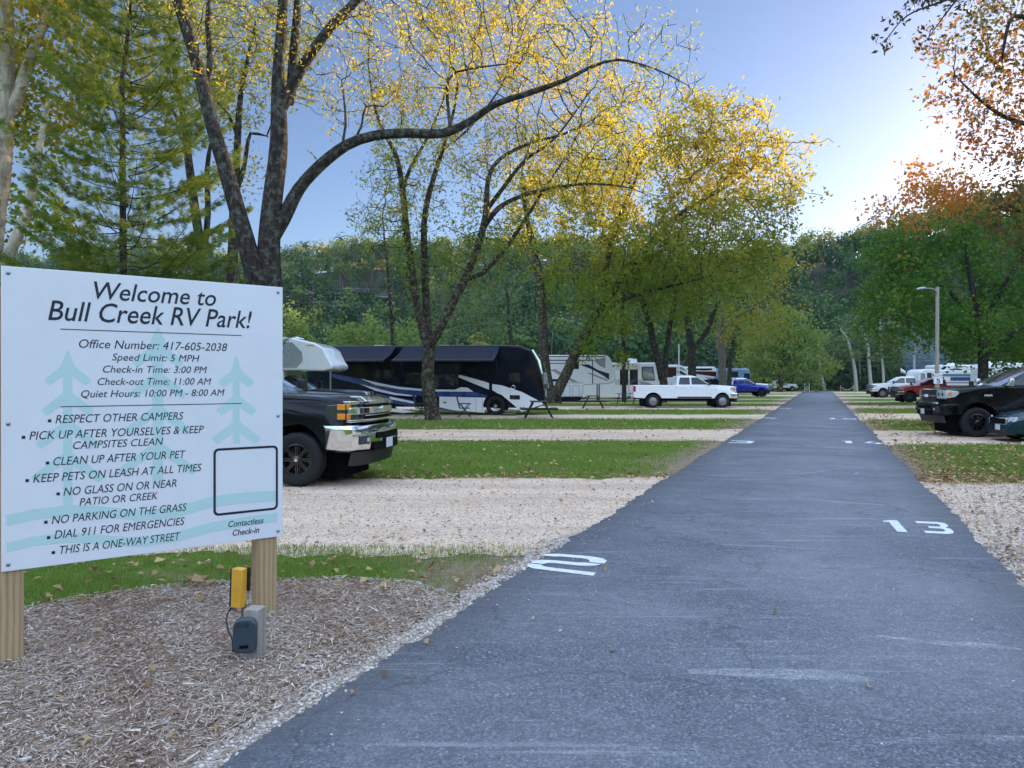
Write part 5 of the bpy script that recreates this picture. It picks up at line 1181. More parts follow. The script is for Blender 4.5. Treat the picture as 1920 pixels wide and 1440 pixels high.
T8.panel([(1876,696),(1884,690),(1892,690),(1897,696),(1892,694),(1884,694)], M['navy']); T8.panel([(1853,696),(1872,694),(1872,697),(1853,699)], M['greystripe']); T8.panel([(1900,692),(1925,692),(1925,702),(1900,702)], M['glass'], 'window', .012)
for a in (1860, 1886): T8.ac(a, a+14, 677, 683, 'white', 1.2)
T8.wheels([4.0], .38)
T9 = Coach('travel_trailer', 'small white trailer glimpsed between the windscreens on the right', 'trailer', ((1672-960)/F_PX*90, 90, 0))
T9.body([(1705,740),(1705,716),(1709,713),(1730,713),(1732,740)], M['teal'], 2.3, 0, 'body', .08); T9.panel([(1708,716),(1728,716),(1728,720),(1708,720)], M['white']); T9.wheels([3.2], .36)
# ------------------------------------------------------------------ the welcome sign
m = N('white sign panel'); a = m.noise(m.coord(), 2.5, 5, .7); m.set(Base_Color=m.ramp(a, [(.3, (.76,.77,.79)), (.7, (.82,.83,.84))]), Roughness=.35, Coat_Weight=.3, Coat_Roughness=.25); M['signwhite'] = m.m
M['ink'] = plain('dark navy ink', (.012,.012,.030), .45); M['mint'] = plain('pale green print', (.53,.73,.70), .45, 0, 0, .03)
m = N('treated pine'); co = m.coord('Object', (1, 1, .07)); a = m.noise(co, 15, 6, .7, 1.6); b = m.noise(m.coord('Object', (1,1,.35)), 30, 4, .8)
wv = m.n('ShaderNodeTexWave'); wv.wave_type = 'RINGS'; wv.rings_direction = 'Z'; wv.inputs['Scale'].default_value = 9; wv.inputs['Distortion'].default_value = 5.5; wv.inputs['Detail'].default_value = 3; wv.inputs['Detail Scale'].default_value = .8; m.l(m.coord('Object', (1, 1, .16)), wv.inputs['Vector'])
c = m.mix(.5, m.ramp(wv.outputs['Fac'], [(.2, (.50,.36,.20)), (.6, (.42,.28,.145)), (.9, (.27,.165,.08))]), m.ramp(a, [(.3, (.52,.38,.22)), (.7, (.36,.24,.12))]))
m.set(Base_Color=c, Roughness=.8); m.bump(a, .25, .01); M['pine'] = m.m
m = N('weathered pine'); co = m.coord('Object', (1, 1, .06)); a = m.noise(co, 22, 6, .7, .8); m.set(Base_Color=m.ramp(a, [(.3, (.21,.18,.15)), (.55, (.36,.32,.27)), (.75, (.47,.43,.38))]), Roughness=.9); m.bump(a, .35, .01); M['greypine'] = m.m

pl = gr(-2, 1240); pr = gr(522, 1146)                         # feet of the two posts
SL = Vector(((2-960)/F_PX*4.46, 4.46, 0)); SRt = Vector(((530-960)/F_PX*5.50, 5.50, 0))
dS = (SRt-SL).normalized(); nS = Vector((dS.y, -dS.x, 0)); WS = (SRt-SL).length      # nS points to the viewer
if nS.y > 0: nS = -nS
zT, zB = CAM_H+(HOR-498)/F_PX*4.46, CAM_H+(HOR-1073)/F_PX*4.46; HS = zT-zB
sign = empty('welcome_sign', SL+dS*WS/2); sign.rotation_euler = (0, 0, math.atan2(dS.y, dS.x)); tag(sign, 'large white campground welcome sign on two wooden posts', 'sign')
# local: x along the board (centre 0), y away from the viewer, z up
g = MB(); g.box((0, .006, (zT+zB)/2), (WS, .012, HS)); board = g.build('board', M['signwhite'], sign, bevel=.002)
def sgn_uv(px, py):
    """photo pixel on the board -> local x, z"""
    a = (px-960)/F_PX; t = (a*SL.y-SL.x)/(dS.x-a*dS.y); Y = SL.y+t*dS.y; return t-WS/2, CAM_H+(HOR-py)/F_PX*Y
for px_ in (12, 497.0):
    (u, z_) = sgn_uv(px_, 900); wpost = .14
    if px_ < 100: u = -WS/2+.045
    else: u = sgn_uv(503, 1080)[0]
    g = MB(); g.box((u, .012+wpost/2+.001, (zT-.12)/2-.1), (wpost, wpost, zT-.12+.2)); g.build('post', M['pine'], sign, bevel=.006)
for u in (-WS/2+.035, WS/2-.035):
    for z_ in (zT-.04, (zT+zB)/2-.03, zB+.04): g = MB(); g.lathe([(.011, 0), (.011, -.004), (.006, -.007), (0, -.008)], 12, 'Y', (u, 0, z_)); g.build('bolt', M['steel'], board, True)
letters = []
def text(s, pl_, pr_, base, cap, shear=.22, bold=0.0, narrow=None):
    """one line of lettering from left to right photo x along a baseline; cap: cap height in metres"""
    cu = bpy.data.curves.new('line', 'FONT'); cu.body = s; cu.size = 1; cu.shear = shear; cu.resolution_u = 3; cu.offset = bold
    o = bpy.data.objects.new('line', cu); COL.objects.link(o); dg = bpy.context.evaluated_depsgraph_get(); me = bpy.data.meshes.new_from_object(o.evaluated_get(dg))
    vs = np.array([v.co[:] for v in me.vertices]); fs = [tuple(p.vertices) for p in me.polygons]
    COL.objects.unlink(o); bpy.data.objects.remove(o); bpy.data.meshes.remove(me)
    (u0, _), (u1, _) = sgn_uv(pl_, 700), sgn_uv(pr_, 700); x0, x1 = vs[:,0].min(), vs[:,0].max(); sx_ = (u1-u0)/(x1-x0); sz = cap/.70
    pts = [(u0+(v[0]-x0)*sx_, -.0016, base+v[1]*sz) for v in vs]; letters.append((pts, fs))
def row(py_l, px_l, py_r, px_r): return (sgn_uv(px_l, py_l)[1]+sgn_uv(px_r, py_r)[1])/2
def line(s, x0, x1, yb0, yb1, cap_px, **k):
    Ym = SL.y+(sgn_uv((x0+x1)/2, 700)[0]+WS/2)*dS.y; text(s, x0, x1, row(yb0, x0, yb1, x1), cap_px/F_PX*Ym, **k)
line('Welcome to', 176, 405, 560, 574, 32, bold=.006); line('Bull Creek RV Park!', 90, 472, 599, 616, 35, bold=.006)
line('Office Number: 417-605-2038', 148, 426, 655, 655.5, 15.5); line('Speed Limit: 5 MPH', 210, 374, 677, 677, 13); line('Check-in Time: 3:00 PM', 193, 388, 699, 699, 13)
line('Check-out Time: 11:00 AM', 183, 396, 723, 720, 13); line('Quiet Hours: 10:00 PM - 8:00 AM', 152, 421, 746, 741, 13)
def bullet(s, xb, x0, x1, yb0, yb1, cap=15): line(s, x0, x1, yb0, yb1, cap); (u, z_) = sgn_uv(xb, yb0-4); g = MB(); g.add([(u-.009, -.0016, z_-.009), (u+.009, -.0016, z_-.009), (u+.009, -.0016, z_+.009), (u-.009, -.0016, z_+.009)], [(0,1,2,3)]); g.build('bullet_mark', M['ink'], board)
bullet('RESPECT OTHER CAMPERS', 93, 104, 344, 793, 787); bullet('PICK UP AFTER YOURSELVES & KEEP', 44, 55, 382, 824, 812); line('CAMPSITES CLEAN', 137, 306, 842, 834, 14)
bullet('CLEAN UP AFTER YOUR PET', 89, 100, 348, 872, 859); bullet('KEEP PETS ON LEASH AT ALL TIMES', 51, 62, 378, 905, 883); bullet('NO GLASS ON OR NEAR', 109, 119, 331, 930, 912)
line('PATIO OR CREEK', 149, 296, 949, 935, 14); bullet('NO PARKING ON THE GRASS', 86, 97, 350, 983, 957); bullet('DIAL 911 FOR EMERGENCIES', 91, 102, 346, 1012, 982); bullet('THIS IS A ONE-WAY STREET', 100, 112, 338, 1040, 1011)
line('Contactless', 428, 494, 988, 981, 11, bold=.012); line('Check-in', 436, 486, 1004, 999, 11, bold=.012)
for (xa, ya, xb, yb) in ((113, 616, 453, 630), (113, 762, 453, 757)):
    (u0, z0), (u1, z1) = sgn_uv(xa, ya), sgn_uv(xb, yb); zm = (z0+z1)/2; g = MB(); g.add([(u0, -.0016, zm-.0025), (u1, -.0016, zm-.0025), (u1, -.0016, zm+.0025), (u0, -.0016, zm+.0025)], [(0,1,2,3)]); g.build('printed_rule', M['ink'], board)
# rounded frame at the lower right, left empty
(u0, z0), (u1, z1) = sgn_uv(400, 967), sgn_uv(521, 834); z1 = (sgn_uv(400, 842)[1]+sgn_uv(521, 834)[1])/2; z0 = (sgn_uv(400, 968)[1]+sgn_uv(521, 955)[1])/2
def rrect(x0, x1, z0, z1, r): return [(cx_+r*math.cos(R(a)), cz_+r*math.sin(R(a))) for cx_, cz_, a0 in ((x1-r, z1-r, 0), (x0+r, z1-r, 90), (x0+r, z0+r, 180), (x1-r, z0+r, 270)) for a in range(a0, a0+91, 18)]
o_, i_ = rrect(u0, u1, z0, z1, .035), rrect(u0+.016, u1-.016, z0+.016, z1-.016, .022); n = len(o_)
g = MB(); g.add([(x, -.0016, z_) for x, z_ in o_+i_], [(k, (k+1) % n, n+(k+1) % n, n+k) for k in range(n)]); g.build('printed_outline', M['ink'], board)
for pts, fs in letters: g = MB(); g.add(pts, fs); g.build('lettering', M['ink'], board)
# pale pine trees and water bands behind the lettering
g = MB()
def emb(pts_px, off): g.poly([(u, -off, z_) for u, z_ in [sgn_uv(*p) for p in pts_px]])
def pine_art(cx_, top, tiers, wid, tw, bottom, off=.0008):
    """stem with drooping pairs of boughs"""
    emb([(cx_, top), (cx_+tw*.55, top+22), (cx_+tw*.9, top+36), (cx_+tw*.5, top+40), (cx_+tw*.5, bottom), (cx_-tw*.5, bottom), (cx_-tw*.5, top+40), (cx_-tw*.9, top+36), (cx_-tw*.55, top+22)], off)
    for i, (ty, hw) in enumerate(tiers):
        for s in (-1, 1): emb([(cx_+s*tw*.4, ty), (cx_+s*hw, ty+hw*.66), (cx_+s*(hw+1), ty+hw*.66+5), (cx_+s*(hw-8), ty+hw*.66+13), (cx_+s*tw*.45, ty+22)], off+.00004*(i+1))
pine_art(127, 655, [(682,42),(735,47),(790,58),(848,66)], 50, 17, 950)
pine_art(296, 612, [(645,46),(700,52),(762,60),(830,72)], 60, 20, 905, .00085)
pine_art(443, 665, [(692,32),(742,36),(790,44)], 40, 13, 832)
def wave(y0s, thick, off):
    top = [(12+i*(508/20), 0) for i in range(21)]; xs_ = [p[0] for p in top]
    ys_ = np.interp(xs_, [12, 60, 130, 200, 260, 330, 400, 470, 521], y0s); emb([(x, y) for x, y in zip(xs_, ys_)]+[(x, y+thick) for x, y in reversed(list(zip(xs_, ys_)))], off)
wave([966, 955, 947, 950, 957, 950, 930, 922, 920], 20, .00095); wave([1018, 1006, 998, 1004, 1008, 998, 978, 968, 960], 18, .00092)
g.build('printed_emblem', M['mint'], board)

# ------------------------------------------------------------------ yellow stake lamp and grey sensor on its short post
b = gr(478, 1238); rz = R(-14)
sp = empty('short_post', (b.x, b.y, 0), rz); tag(sp, 'short grey square wooden post standing in the mulch in front of the sign', 'post')
g = MB(); ztop = CAM_H+(HOR-1137)/F_PX*4.62; g.box((0, 0, ztop/2-.05), (.095, .095, ztop+.1)); o = g.build('timber', M['greypine'], sp, bevel=.004)
M['sensorgrey'] = plain('slate grey plastic', (.035,.055,.07), .45, 0, 0, .1)
dv = empty('sensor_box', (b.x, b.y, 0), rz+R(24)); tag(dv, 'slate grey rounded sensor box fixed to the short post', 'sensor')
pc = at(460, 1190, 4.50); 
dv.location = (pc.x, pc.y, pc.z)
g = MB(); o_ = []
for (cx_, cz_, a0, r_) in ((.068-.05, .102-.055, 0, .05), (-.068+.05, .102-.055, 90, .05), (-.068+.04, -.102+.04, 180, .04), (.068-.04, -.102+.04, 270, .04)):
    o_ += [(cx_+r_*math.cos(R(a)), cz_+r_*1.08*math.sin(R(a))) for a in range(a0, a0+91, 15)]
g.prism([(x, -.028, z_) for x, z_ in o_], (0, .056, 0)); g.build('housing', M['sensorgrey'], dv, bevel=.012, seg=3)
g = MB()
for x in (-.038, .008): g.lathe([(.017, -.028), (.016, -.033), (0, -.034)], 16, 'Y', (x, 0, .067))
g.build('eye', M['lensdark'], dv, True)
g = MB(); g.box((-.004, -.030, -.062), (.05, .008, .016)); g.build('switch_slot', M['under'], dv)
g = MB()
for x, z_ in ((-.055, .0), (.052, .02), (-.05, -.085), (.05, -.085), (.05, .075)): g.lathe([(.004, -.028), (.003, -.031), (0, -.031)], 8, 'Y', (x, 0, z_))
g.build('screw', M['steel'], dv, True)
# yellow block mounted behind the post, with its dark edge strip and cable
M['yellow'] = plain('yellow plastic', (.70,.36,.035), .45, 0, 0, .12, 12)
yb = empty('marker_block', at(447, 1138, 4.80)); yb.rotation_euler = (0, R(2), rz); tag(yb, 'upright yellow plastic block with a black edge strip, behind the short post', 'marker')
hy = 73/F_PX*4.8; g = MB(); g.box((0, 0, hy/2), (.075, .06, hy)); g.build('block', M['yellow'], yb, bevel=.005)
g = MB(); g.box((-.043, .004, hy/2), (.014, .062, hy*.97)); g.box((.03, .036, hy*.7), (.05, .012, hy*.62)); g.build('edge_strip', M['blackplastic'], yb, bevel=.003)
g = MB(); g.box((.025, .02, -.16), (.03, .012, .36)); g.box((-.035, .0, -.012), (.03, .02, .03)); g.build('bracket', M['steel'], yb)
yl = Vector(yb.location); P_ = [Vector(at(433, 1140, 4.79))-yl, Vector(at(427, 1150, 4.75))-yl, Vector(at(424, 1162, 4.70))-yl, Vector(at(428, 1182, 4.66))-yl, Vector(at(436, 1200, 4.62))-yl, Vector(at(437, 1222, 4.60))-yl, Vector(at(446, 1220, 4.56))-yl]
Mi = yb.rotation_euler.to_matrix().inverted(); g = MB(); g.tube([Mi @ p for p in P_], .0055, 6); g.build('cable', M['blackplastic'], yb, True)

# ------------------------------------------------------------------ lamp post, speed sign, tables, chairs
Yl = 45.0; lb = Vector(at(1757, 713, Yl)); lb.z = 0
lp = empty('lamp_post', lb); tag(lp, 'tall grey wooden lamp post with a curved arm over the right-hand row', 'lamp post')
zt_ = CAM_H+(HOR-538)/F_PX*Yl; g = MB(); g.tube([(0,0,0), (0,0,zt_*.5), (.02,0,zt_)], [.135,.115,.095], 12); g.build('pole', M['greypine'], lp, True)
g = MB(); g.tube([(-.06,-.1,zt_-.42), (-.12,-.1,zt_-.22), (-.35,-.1,zt_-.10), (-.75,-.1,zt_-.09)], .028, 8); g.build('arm', M['steel'], lp, True)
g = MB(); g.tube([(-.70,-.1,zt_-.09), (-.85,-.1,zt_-.09), (-1.15,-.1,zt_-.13), (-1.28,-.1,zt_-.16)], [.05,.10,.09,.03], 10); g.build('lamp_head', M['steel'], lp, True)
ss = empty('speed_sign', Vector((lb.x-.02, Yl-.16, 0))); tag(ss, 'small white speed limit sign with a black 5 on the lamp post', 'sign')
z5 = CAM_H+(HOR-709)/F_PX*Yl
g = MB(); g.box((0, 0, z5+.14), (.50, .012, .26)); g.box((0, 0, z5-.17), (.54, .012, .33)); g.build('plate', M['whitevan'], ss, bevel=.008)
g = MB()
for pl_ in FIG['5']: g.poly([(-.10+.2*u, -.008, z5-.29+.25*v_) for u, v_ in pl_])
g.build('numeral', M['ink'], ss)
cu = bpy.data.curves.new('slow', 'FONT'); cu.body = 'SLOW'; cu.size = .19; cu.align_x = 'CENTER'; oo = bpy.data.objects.new('slow', cu); COL.objects.link(oo)
me = bpy.data.meshes.new_from_object(oo.evaluated_get(bpy.context.evaluated_depsgraph_get())); COL.objects.unlink(oo); bpy.data.objects.remove(oo)
for v in me.vertices: v.co = (v.co.x*.85, -.008, v.co.y+z5+.075)
link('lettering', me, M['redlens'], ss)

def table(px, py, label, rz):
    b = gr(px, py); root = empty('picnic_table', b, rz); tag(root, label, 'picnic table', 'black picnic tables on the lawn')
    g = MB()
    for k in range(5): g.box((0, -.32+.16*k, .75), (1.8, .14, .035))
    g.build('table_top', M['tableblack'], root, bevel=.008)
    for s in (-1, 1):
        g = MB(); g.box((0, s*.72-.07, .44), (1.8, .12, .035)); g.box((0, s*.72+.07, .44), (1.8, .12, .035)); g.build('bench', M['tableblack'], root, bevel=.008)
    for x in (-.65, .65):
        g = MB()
        for s in (-1, 1): g.tube([(x, s*.25, .73), (x, s*.62, 0)], .035, 6)
        g.tube([(x, -.8, .41), (x, .8, .41)], .028, 6); g.build('leg', M['tableblack'], root, True)
    return root
table(1010, 784, 'black picnic table before the motorhome nose', R(90)); table(1112, 765.5, 'black picnic table under the white trailer front', R(82)); table(1180, 758, 'black picnic table half hidden behind the white crew cab tail', R(20))
def chair(px, py, label, rz, mat):
    b = gr(px, py); root = empty('camp_chair', b, rz); tag(root, label, 'camp chair', 'folding chairs beside the motorhome')
    g = MB(); g.box((0, 0, .43), (.48, .46, .03)); g.build('seat', mat, root, bevel=.01)
    Mx = Matrix.Rotation(R(-14), 3, 'X'); g = MB(); g.box((0, .30, .74), (.46, .03, .58), Mx); g.build('backrest', mat, root, bevel=.01)
    for s in (-1, 1):
        g = MB(); g.tube([(s*.26, -.28, 0), (s*.26, .22, .66)], .018, 6); g.build('leg', M['blackplastic'], root, True)
        g = MB(); g.tube([(s*.26, .32, 0), (s*.26, -.22, .62)], .018, 6); g.build('leg', M['blackplastic'], root, True)
        g = MB(); g.box((s*.28, -.02, .64), (.06, .50, .03)); g.build('armrest', M['blackplastic'], root, bevel=.008)
chair(871, 783, 'blue folding camp chair in profile right of the many-stemmed trunk', R(100), M['canvasblue']); chair(790, 783, 'black folding camp chair left of the many-stemmed trunk', R(85), M['blackplastic'])
# low bare-soil ring round the many-stemmed tree
c0 = gr(812, 788.5); g = MB(); pts = [(c0.x+(1.35+.12*noise1(a*3, 2))*math.cos(a), c0.y+(1.2+.12*noise1(a*3, 4))*math.sin(a), .010) for a in [2*PI*k/60 for k in range(60)]]; g.poly(pts)
m = N('bare soil'); a = m.noise(m.coord(), 9, 6, .7); m.set(Base_Color=m.ramp(a, [(.3, (.10,.065,.045)), (.7, (.24,.17,.12))]), Roughness=1.0); m.bump(a, .6, .04); M['soil'] = m.m; tag(g.build('soil_ground', m.m), kind='structure')
c0 = gr(1035, 757); g = MB(); g.poly([(c0.x+2.0*math.cos(a)*(1+.1*noise1(a*3, 1)), c0.y+1.9*math.sin(a), .010) for a in [2*PI*k/40 for k in range(40)]]); tag(g.build('soil_ground', M['soil']), kind='structure')

# far end: white gate frame, rope barrier, flag, mast, wires
Yg = 112.0; gb = Vector(at(1513, 713, Yg)); gb.z = 0; gt = empty('chain_gate', gb); tag(gt, 'small white rope gate at the end of the road', 'gate')
M['ropewhite'] = plain('white rope', (.75,.75,.74), .7)
g = MB()
for s in (-1, 1): g.tube([(s*.36,0,0), (s*.36,0,1.3)], .055, 8)
g.build('post', M['ropewhite'], gt, True); g = MB(); g.tube([(.36*t_, 0, 1.15-.45*(1-t_*t_)) for t_ in [-1+.2*k for k in range(11)]], .05, 6); g.tube([(.36*t_, 0, .75-.45*(1-t_*t_)) for t_ in [-1+.2*k for k in range(11)]], .05, 6); g.build('rope', M['ropewhite'], gt, True)
rb = Vector(at(1588, 713, Yg)); rb.z = 0; rr_ = empty('rope_barrier', rb); tag(rr_, 'drooping rope between two posts right of the road end', 'rope barrier')
for s in (-1, 1): g = MB(); g.tube([(s*.95,0,0), (s*.95,0,.95)], .06, 8); g.build('post', M['greypine'], rr_, True)
g = MB(); g.tube([(.95*t_, 0, .78-.5*(1-t_*t_)) for t_ in [-1+.2*k for k in range(11)]], .045, 6); g.build('rope', M['tan'], rr_, True)
fb = Vector(at(1688, 713, 80)); fb.z = 0; fl_ = empty('flag_pole', fb); tag(fl_, 'slim pole with a small white flag beyond the red pickup', 'flag')
g = MB(); g.tube([(0,0,0), (0,0,3.4)], .03, 6); g.build('pole', M['blackplastic'], fl_, True)
g = MB(); vs_ = [(.05+.55*i/6, .05*math.sin(i*1.3), z_) for i in range(7) for z_ in (2.55-.04*i, 3.0-.06*i)]; g.add(vs_, [(2*i, 2*i+2, 2*i+3, 2*i+1) for i in range(6)]); fo = g.build('cloth', M['ropewhite'], fl_, True); so = fo.modifiers.new('t', 'SOLIDIFY'); so.thickness = .01
mb = Vector(at(1273, 713, 70)); mb.z = 0; ms_ = empty('antenna_mast', mb); tag(ms_, 'thin pale mast rising above the brown striped trailer', 'mast')
g = MB(); g.tube([(0,0,0), (0,0,CAM_H+(HOR-645)/F_PX*70)], .06, 8); g.build('mast_pole', M['whitevan'], ms_, True); g = MB(); g.box((0,0,.05), (.3,.3,.1)); g.build('base_plate', M['steel'], ms_)
wr = empty('overhead_wire', at(1550, 655, 118)); tag(wr, 'thin power lines strung in front of the wood', 'power line')
for k, (ya, yb_) in enumerate(((648,652),(655,658),(663,665),(672,672))):
    a, b = Vector(at(1330, ya, 118)), Vector(at(1980, yb_, 118)); g = MB(); g.tube([a.lerp(b, t/12)+Vector((0,0,-1.1*(1-(t/6-1)**2)))-Vector(wr.location) for t in range(13)], .022, 4); g.build('wire', M['steel'], wr)
# campfire smoke
m = N('smoke'); pv = m.n('ShaderNodeVolumePrincipled'); nz_ = m.noise(m.coord('Object', (1,1,.6)), .55, 4, .6, .6); pv.inputs['Color'].default_value = (.55,.72,.95,1)
dn = mth  # (same helper shape, local copy below)
sub = m.n('ShaderNodeMath', operation='SUBTRACT'); m.l(nz_, sub.inputs[0]); sub.inputs[1].default_value = .34; mu = m.n('ShaderNodeMath', operation='MULTIPLY'); mu.use_clamp = True; m.l(sub.outputs[0], mu.inputs[0]); mu.inputs[1].default_value = .35
m.l(mu.outputs[0], pv.inputs['Density']); m.l(pv.outputs[0], m.out.inputs['Volume']); m.t.nodes.remove(m.p)
c0 = at(1738, 672, 98); g = MB(); g.lathe([(0,-4.6), (1.6,-3.6), (2.6,-1.5), (3.2,1), (2.4,3), (0,4.2)], 14, 'Z', c0); tag(g.build('campfire_smoke', m.m), kind='stuff')

# ------------------------------------------------------------------ ground cover
def scatter_poly(n, xf_, y0, y1): 
    Y_ = RNG.uniform(y0, y1, n); xa, xb = xf_(Y_); return xa+(xb-xa)*RNG.random(n), Y_
def rdx(Yv, t): s = (Yv+t*math.sin(RD))/math.cos(RD); return s*math.sin(RD)+t*math.cos(RD)
Cs, As, Bs, Ts = [], [], [], []
def blades(n, xf_, y0, y1, ln, wd, keep=None):
    X, Y_ = scatter_poly(n, xf_, y0, y1); pn = noise1(X*1.3+Y_*.9, 1)*.5+noise1(X*.6-Y_*1.7, 4)*.5
    ok = RNG.random(n) < np.interp(pn, [-.7, -.1, .4], [.12, .6, 1.0])
    if keep is not None: ok &= keep(X, Y_)
    if xf_.__name__.startswith('L'): dedge = rdx(Y_, RT0)-X
    else: dedge = X-rdx(Y_, RT1)
    ok &= (dedge > .25) & (RNG.random(n) < np.clip(.15+dedge/1.5, 0, 1))
    X, Y_, pn = X[ok], Y_[ok], pn[ok]; k = len(X)
    l = ln*RNG.uniform(.5, 1.25, k); an = RNG.uniform(0, 6.28, k); ti = RNG.uniform(.1, .9, k)
    A = np.stack([np.cos(an)*ti, np.sin(an)*ti, np.ones(k)], 1)*l[:, None]; bn = an+RNG.uniform(1, 2, k)
    B = np.stack([np.cos(bn), np.sin(bn), np.zeros(k)], 1)*wd
    Cs.append(np.stack([X, Y_, np.zeros(k)], 1)); As.append(A); Bs.append(B); Ts.append(np.clip(.42+.25*pn*-1+RNG.normal(0, .16, k)+(RNG.random(k) < .06)*.5, 0, 1))
def Lnear(Yv): return -4.6+0*Yv, rdx(Yv, RT0)
def L1(Yv): return -.36*Yv, rdx(Yv, RT0)
def R1(Yv): return rdx(Yv, RT1), .72*Yv
bed_v = MULCH
blades(30000, Lnear, 5.5, 7.7, .06, .0028, lambda X, Y_: ~in_poly(X, Y_, bed_v))
blades(60000, L1, 13.0, 21.2, .08, .0055); blades(26000, L1, 26.0, 33.2, .09, .010); blades(16000, L1, 37.3, 43.2, .10, .014); blades(12000, L1, 49.2, 54.2, .10, .018)
blades(34000, R1, 12.4, 19.9, .07, .0055); blades(22000, R1, 25.3, 32.3, .08, .009); blades(14000, R1, 38.6, 44.9, .09, .013); blades(12000, R1, 51, 56, .1, .018); blades(1500, R1, 5.9, 6.95, .05, .003, lambda X, Y_: X > rdx(Y_, RT1)+.35)
V, Q = rhombs(np.concatenate(Cs), np.concatenate(As), np.concatenate(Bs), .2); tag(np_mesh('grass', V, Q, np.concatenate(Ts), M['grasstuft']), 'short mown grass between the gravel pads', 'grass', kind='stuff')

# shredded wood chips
m = N('wood shred'); at_n = m.n('ShaderNodeAttribute'); at_n.attribute_name = 'tint'; a = m.noise(m.coord('Object', (1,1,1)), 60, 3, .7)
c = m.ramp(at_n.outputs['Fac'], [(0, (.20,.12,.075)), (.25, (.45,.31,.215)), (.5, (.65,.51,.40)), (.75, (.78,.68,.58)), (1, (.87,.81,.74))]); c = m.mix(m.ramp(a, [(.35, .45), (.6, 0.0)]), c, (.10,.065,.045)); m.set(Base_Color=c, Roughness=.9)
M['shred'] = m.m
n = 85000; X = RNG.uniform(-4.9, 1.0, n); Y_ = RNG.uniform(2.4, 6.75, n); ok = in_poly(X, Y_, [Vector((p.x, p.y+(.06 if p.y > 5 else 0), 0)) for p in MULCH]) & (X > -.76*Y_); X, Y_ = X[ok], Y_[ok]; k = len(X)
ln = RNG.gamma(2.6, .011, k)+.010; wd = RNG.uniform(.0022, .0080, k)*(1+1.2*(RNG.random(k) < .05)); an = RNG.uniform(0, 6.283, k); el = RNG.normal(.05, .22, k)
A = np.stack([np.cos(an)*np.cos(el), np.sin(an)*np.cos(el), np.sin(el)], 1)*ln[:, None]; B = np.cross(A, np.stack([RNG.normal(0, .5, k), RNG.normal(0, .5, k), np.ones(k)], 1)); B /= np.linalg.norm(B, axis=1)[:, None]; U = np.cross(A, B); U /= np.linalg.norm(U, axis=1)[:, None]; U *= np.sign(U[:, 2:3]+1e-9)
C = np.stack([X, Y_, .016+RNG.random(k)*.028], 1)-A*.5; h = (wd*.5)[:, None]
P8 = [C+B*h, C-B*h, C+A-B*h*.5, C+A+B*h*.6]; P8 += [p+U*(wd*.55)[:, None] for p in P8]
V = np.stack(P8, 1).reshape(-1, 3); base_ = (np.arange(k)*8)[:, None]
Q = np.concatenate([base_+np.array(q)[None] for q in ((4,5,6,7), (0,3,7,4), (1,5,6,2), (0,4,5,1), (3,2,6,7))]); tn = np.clip(RNG.beta(2.2, 2.2, k)+.16*noise1(X*2.1+Y_*1.3, 3), 0, 1); T = np.tile(tn, 5)
tag(np_mesh('mulch_chips', V, Q, T, M['shred']), 'shredded wood mulch heaped under the sign', 'mulch', kind='stuff')

# loose stones
m = N('loose stone'); at_n = m.n('ShaderNodeAttribute'); at_n.attribute_name = 'tint'; a = m.noise(m.coord(), 50, 3, .7); m.set(Base_Color=m.mix(m.ramp(a, [(.3, .35), (.6, 0.0)]), m.ramp(at_n.outputs['Fac'], [(0, (.26,.19,.14)), (.5, (.46,.38,.31)), (1, (.70,.64,.57))]), (.2,.17,.14)), Roughness=.9); M['stone'] = m.m
def stones(name, X, Y_, S, z0, label):
    ico = np.array([(0,0,-1),(.72,-.53,-.45),(-.28,-.85,-.45),(-.89,0,-.45),(-.28,.85,-.45),(.72,.53,-.45),(.28,-.85,.45),(-.72,-.53,.45),(-.72,.53,.45),(.28,.85,.45),(.89,0,.45),(0,0,1)])
    tr = np.array([(0,1,2),(1,0,5),(0,2,3),(0,3,4),(0,4,5),(1,5,10),(2,1,6),(3,2,7),(4,3,8),(5,4,9),(1,10,6),(2,6,7),(3,7,8),(4,8,9),(5,9,10),(6,10,11),(7,6,11),(8,7,11),(9,8,11),(10,9,11)])
    k = len(X); sc = RNG.uniform(.55, 1.2, (k, 1, 3))*np.array([1, 1, .6]); V = ico[None]*sc*(1+RNG.normal(0, .13, (k, 12, 1)))*S[:, None, None]
    an = RNG.uniform(0, 6.28, k); c_, s_ = np.cos(an)[:, None], np.sin(an)[:, None]; x, y = V[..., 0]*c_-V[..., 1]*s_, V[..., 0]*s_+V[..., 1]*c_
    V = np.stack([x+X[:, None], y+Y_[:, None], V[..., 2]+z0+S[:, None]*.25], 2).reshape(-1, 3); Q = ((np.arange(k)*12)[:, None, None]+tr[None]).reshape(-1, 3)
    tag(np_mesh(name, V, Q, np.repeat(RNG.random(k), 20), M['stone']), label, 'gravel', kind='stuff')
n = 5200; s = RNG.uniform(1.8, 7.6, n); t = RT0-np.abs(RNG.normal(.03, .12, n))+.02; X, Y_ = RU.x*s+RV.x*t, RU.y*s+RV.y*t; S1 = RNG.gamma(3, .0020, n)+.003
n2_ = 2600; s2 = RNG.uniform(3.5, 9, n2_); t2 = RT1+np.abs(RNG.normal(.12, .2, n2_)); X2, Y2 = RU.x*s2+RV.x*t2, RU.y*s2+RV.y*t2; S2 = RNG.gamma(3, .0024, n2_)+.003
n3_ = 9000; Y3 = RNG.uniform(7.3, 12.8, n3_); X3 = RNG.uniform(0, 1, n3_)*(rdx(Y3, RT0)+.36*Y3)-.36*Y3; S3 = RNG.gamma(3, .0018, n3_)+.003
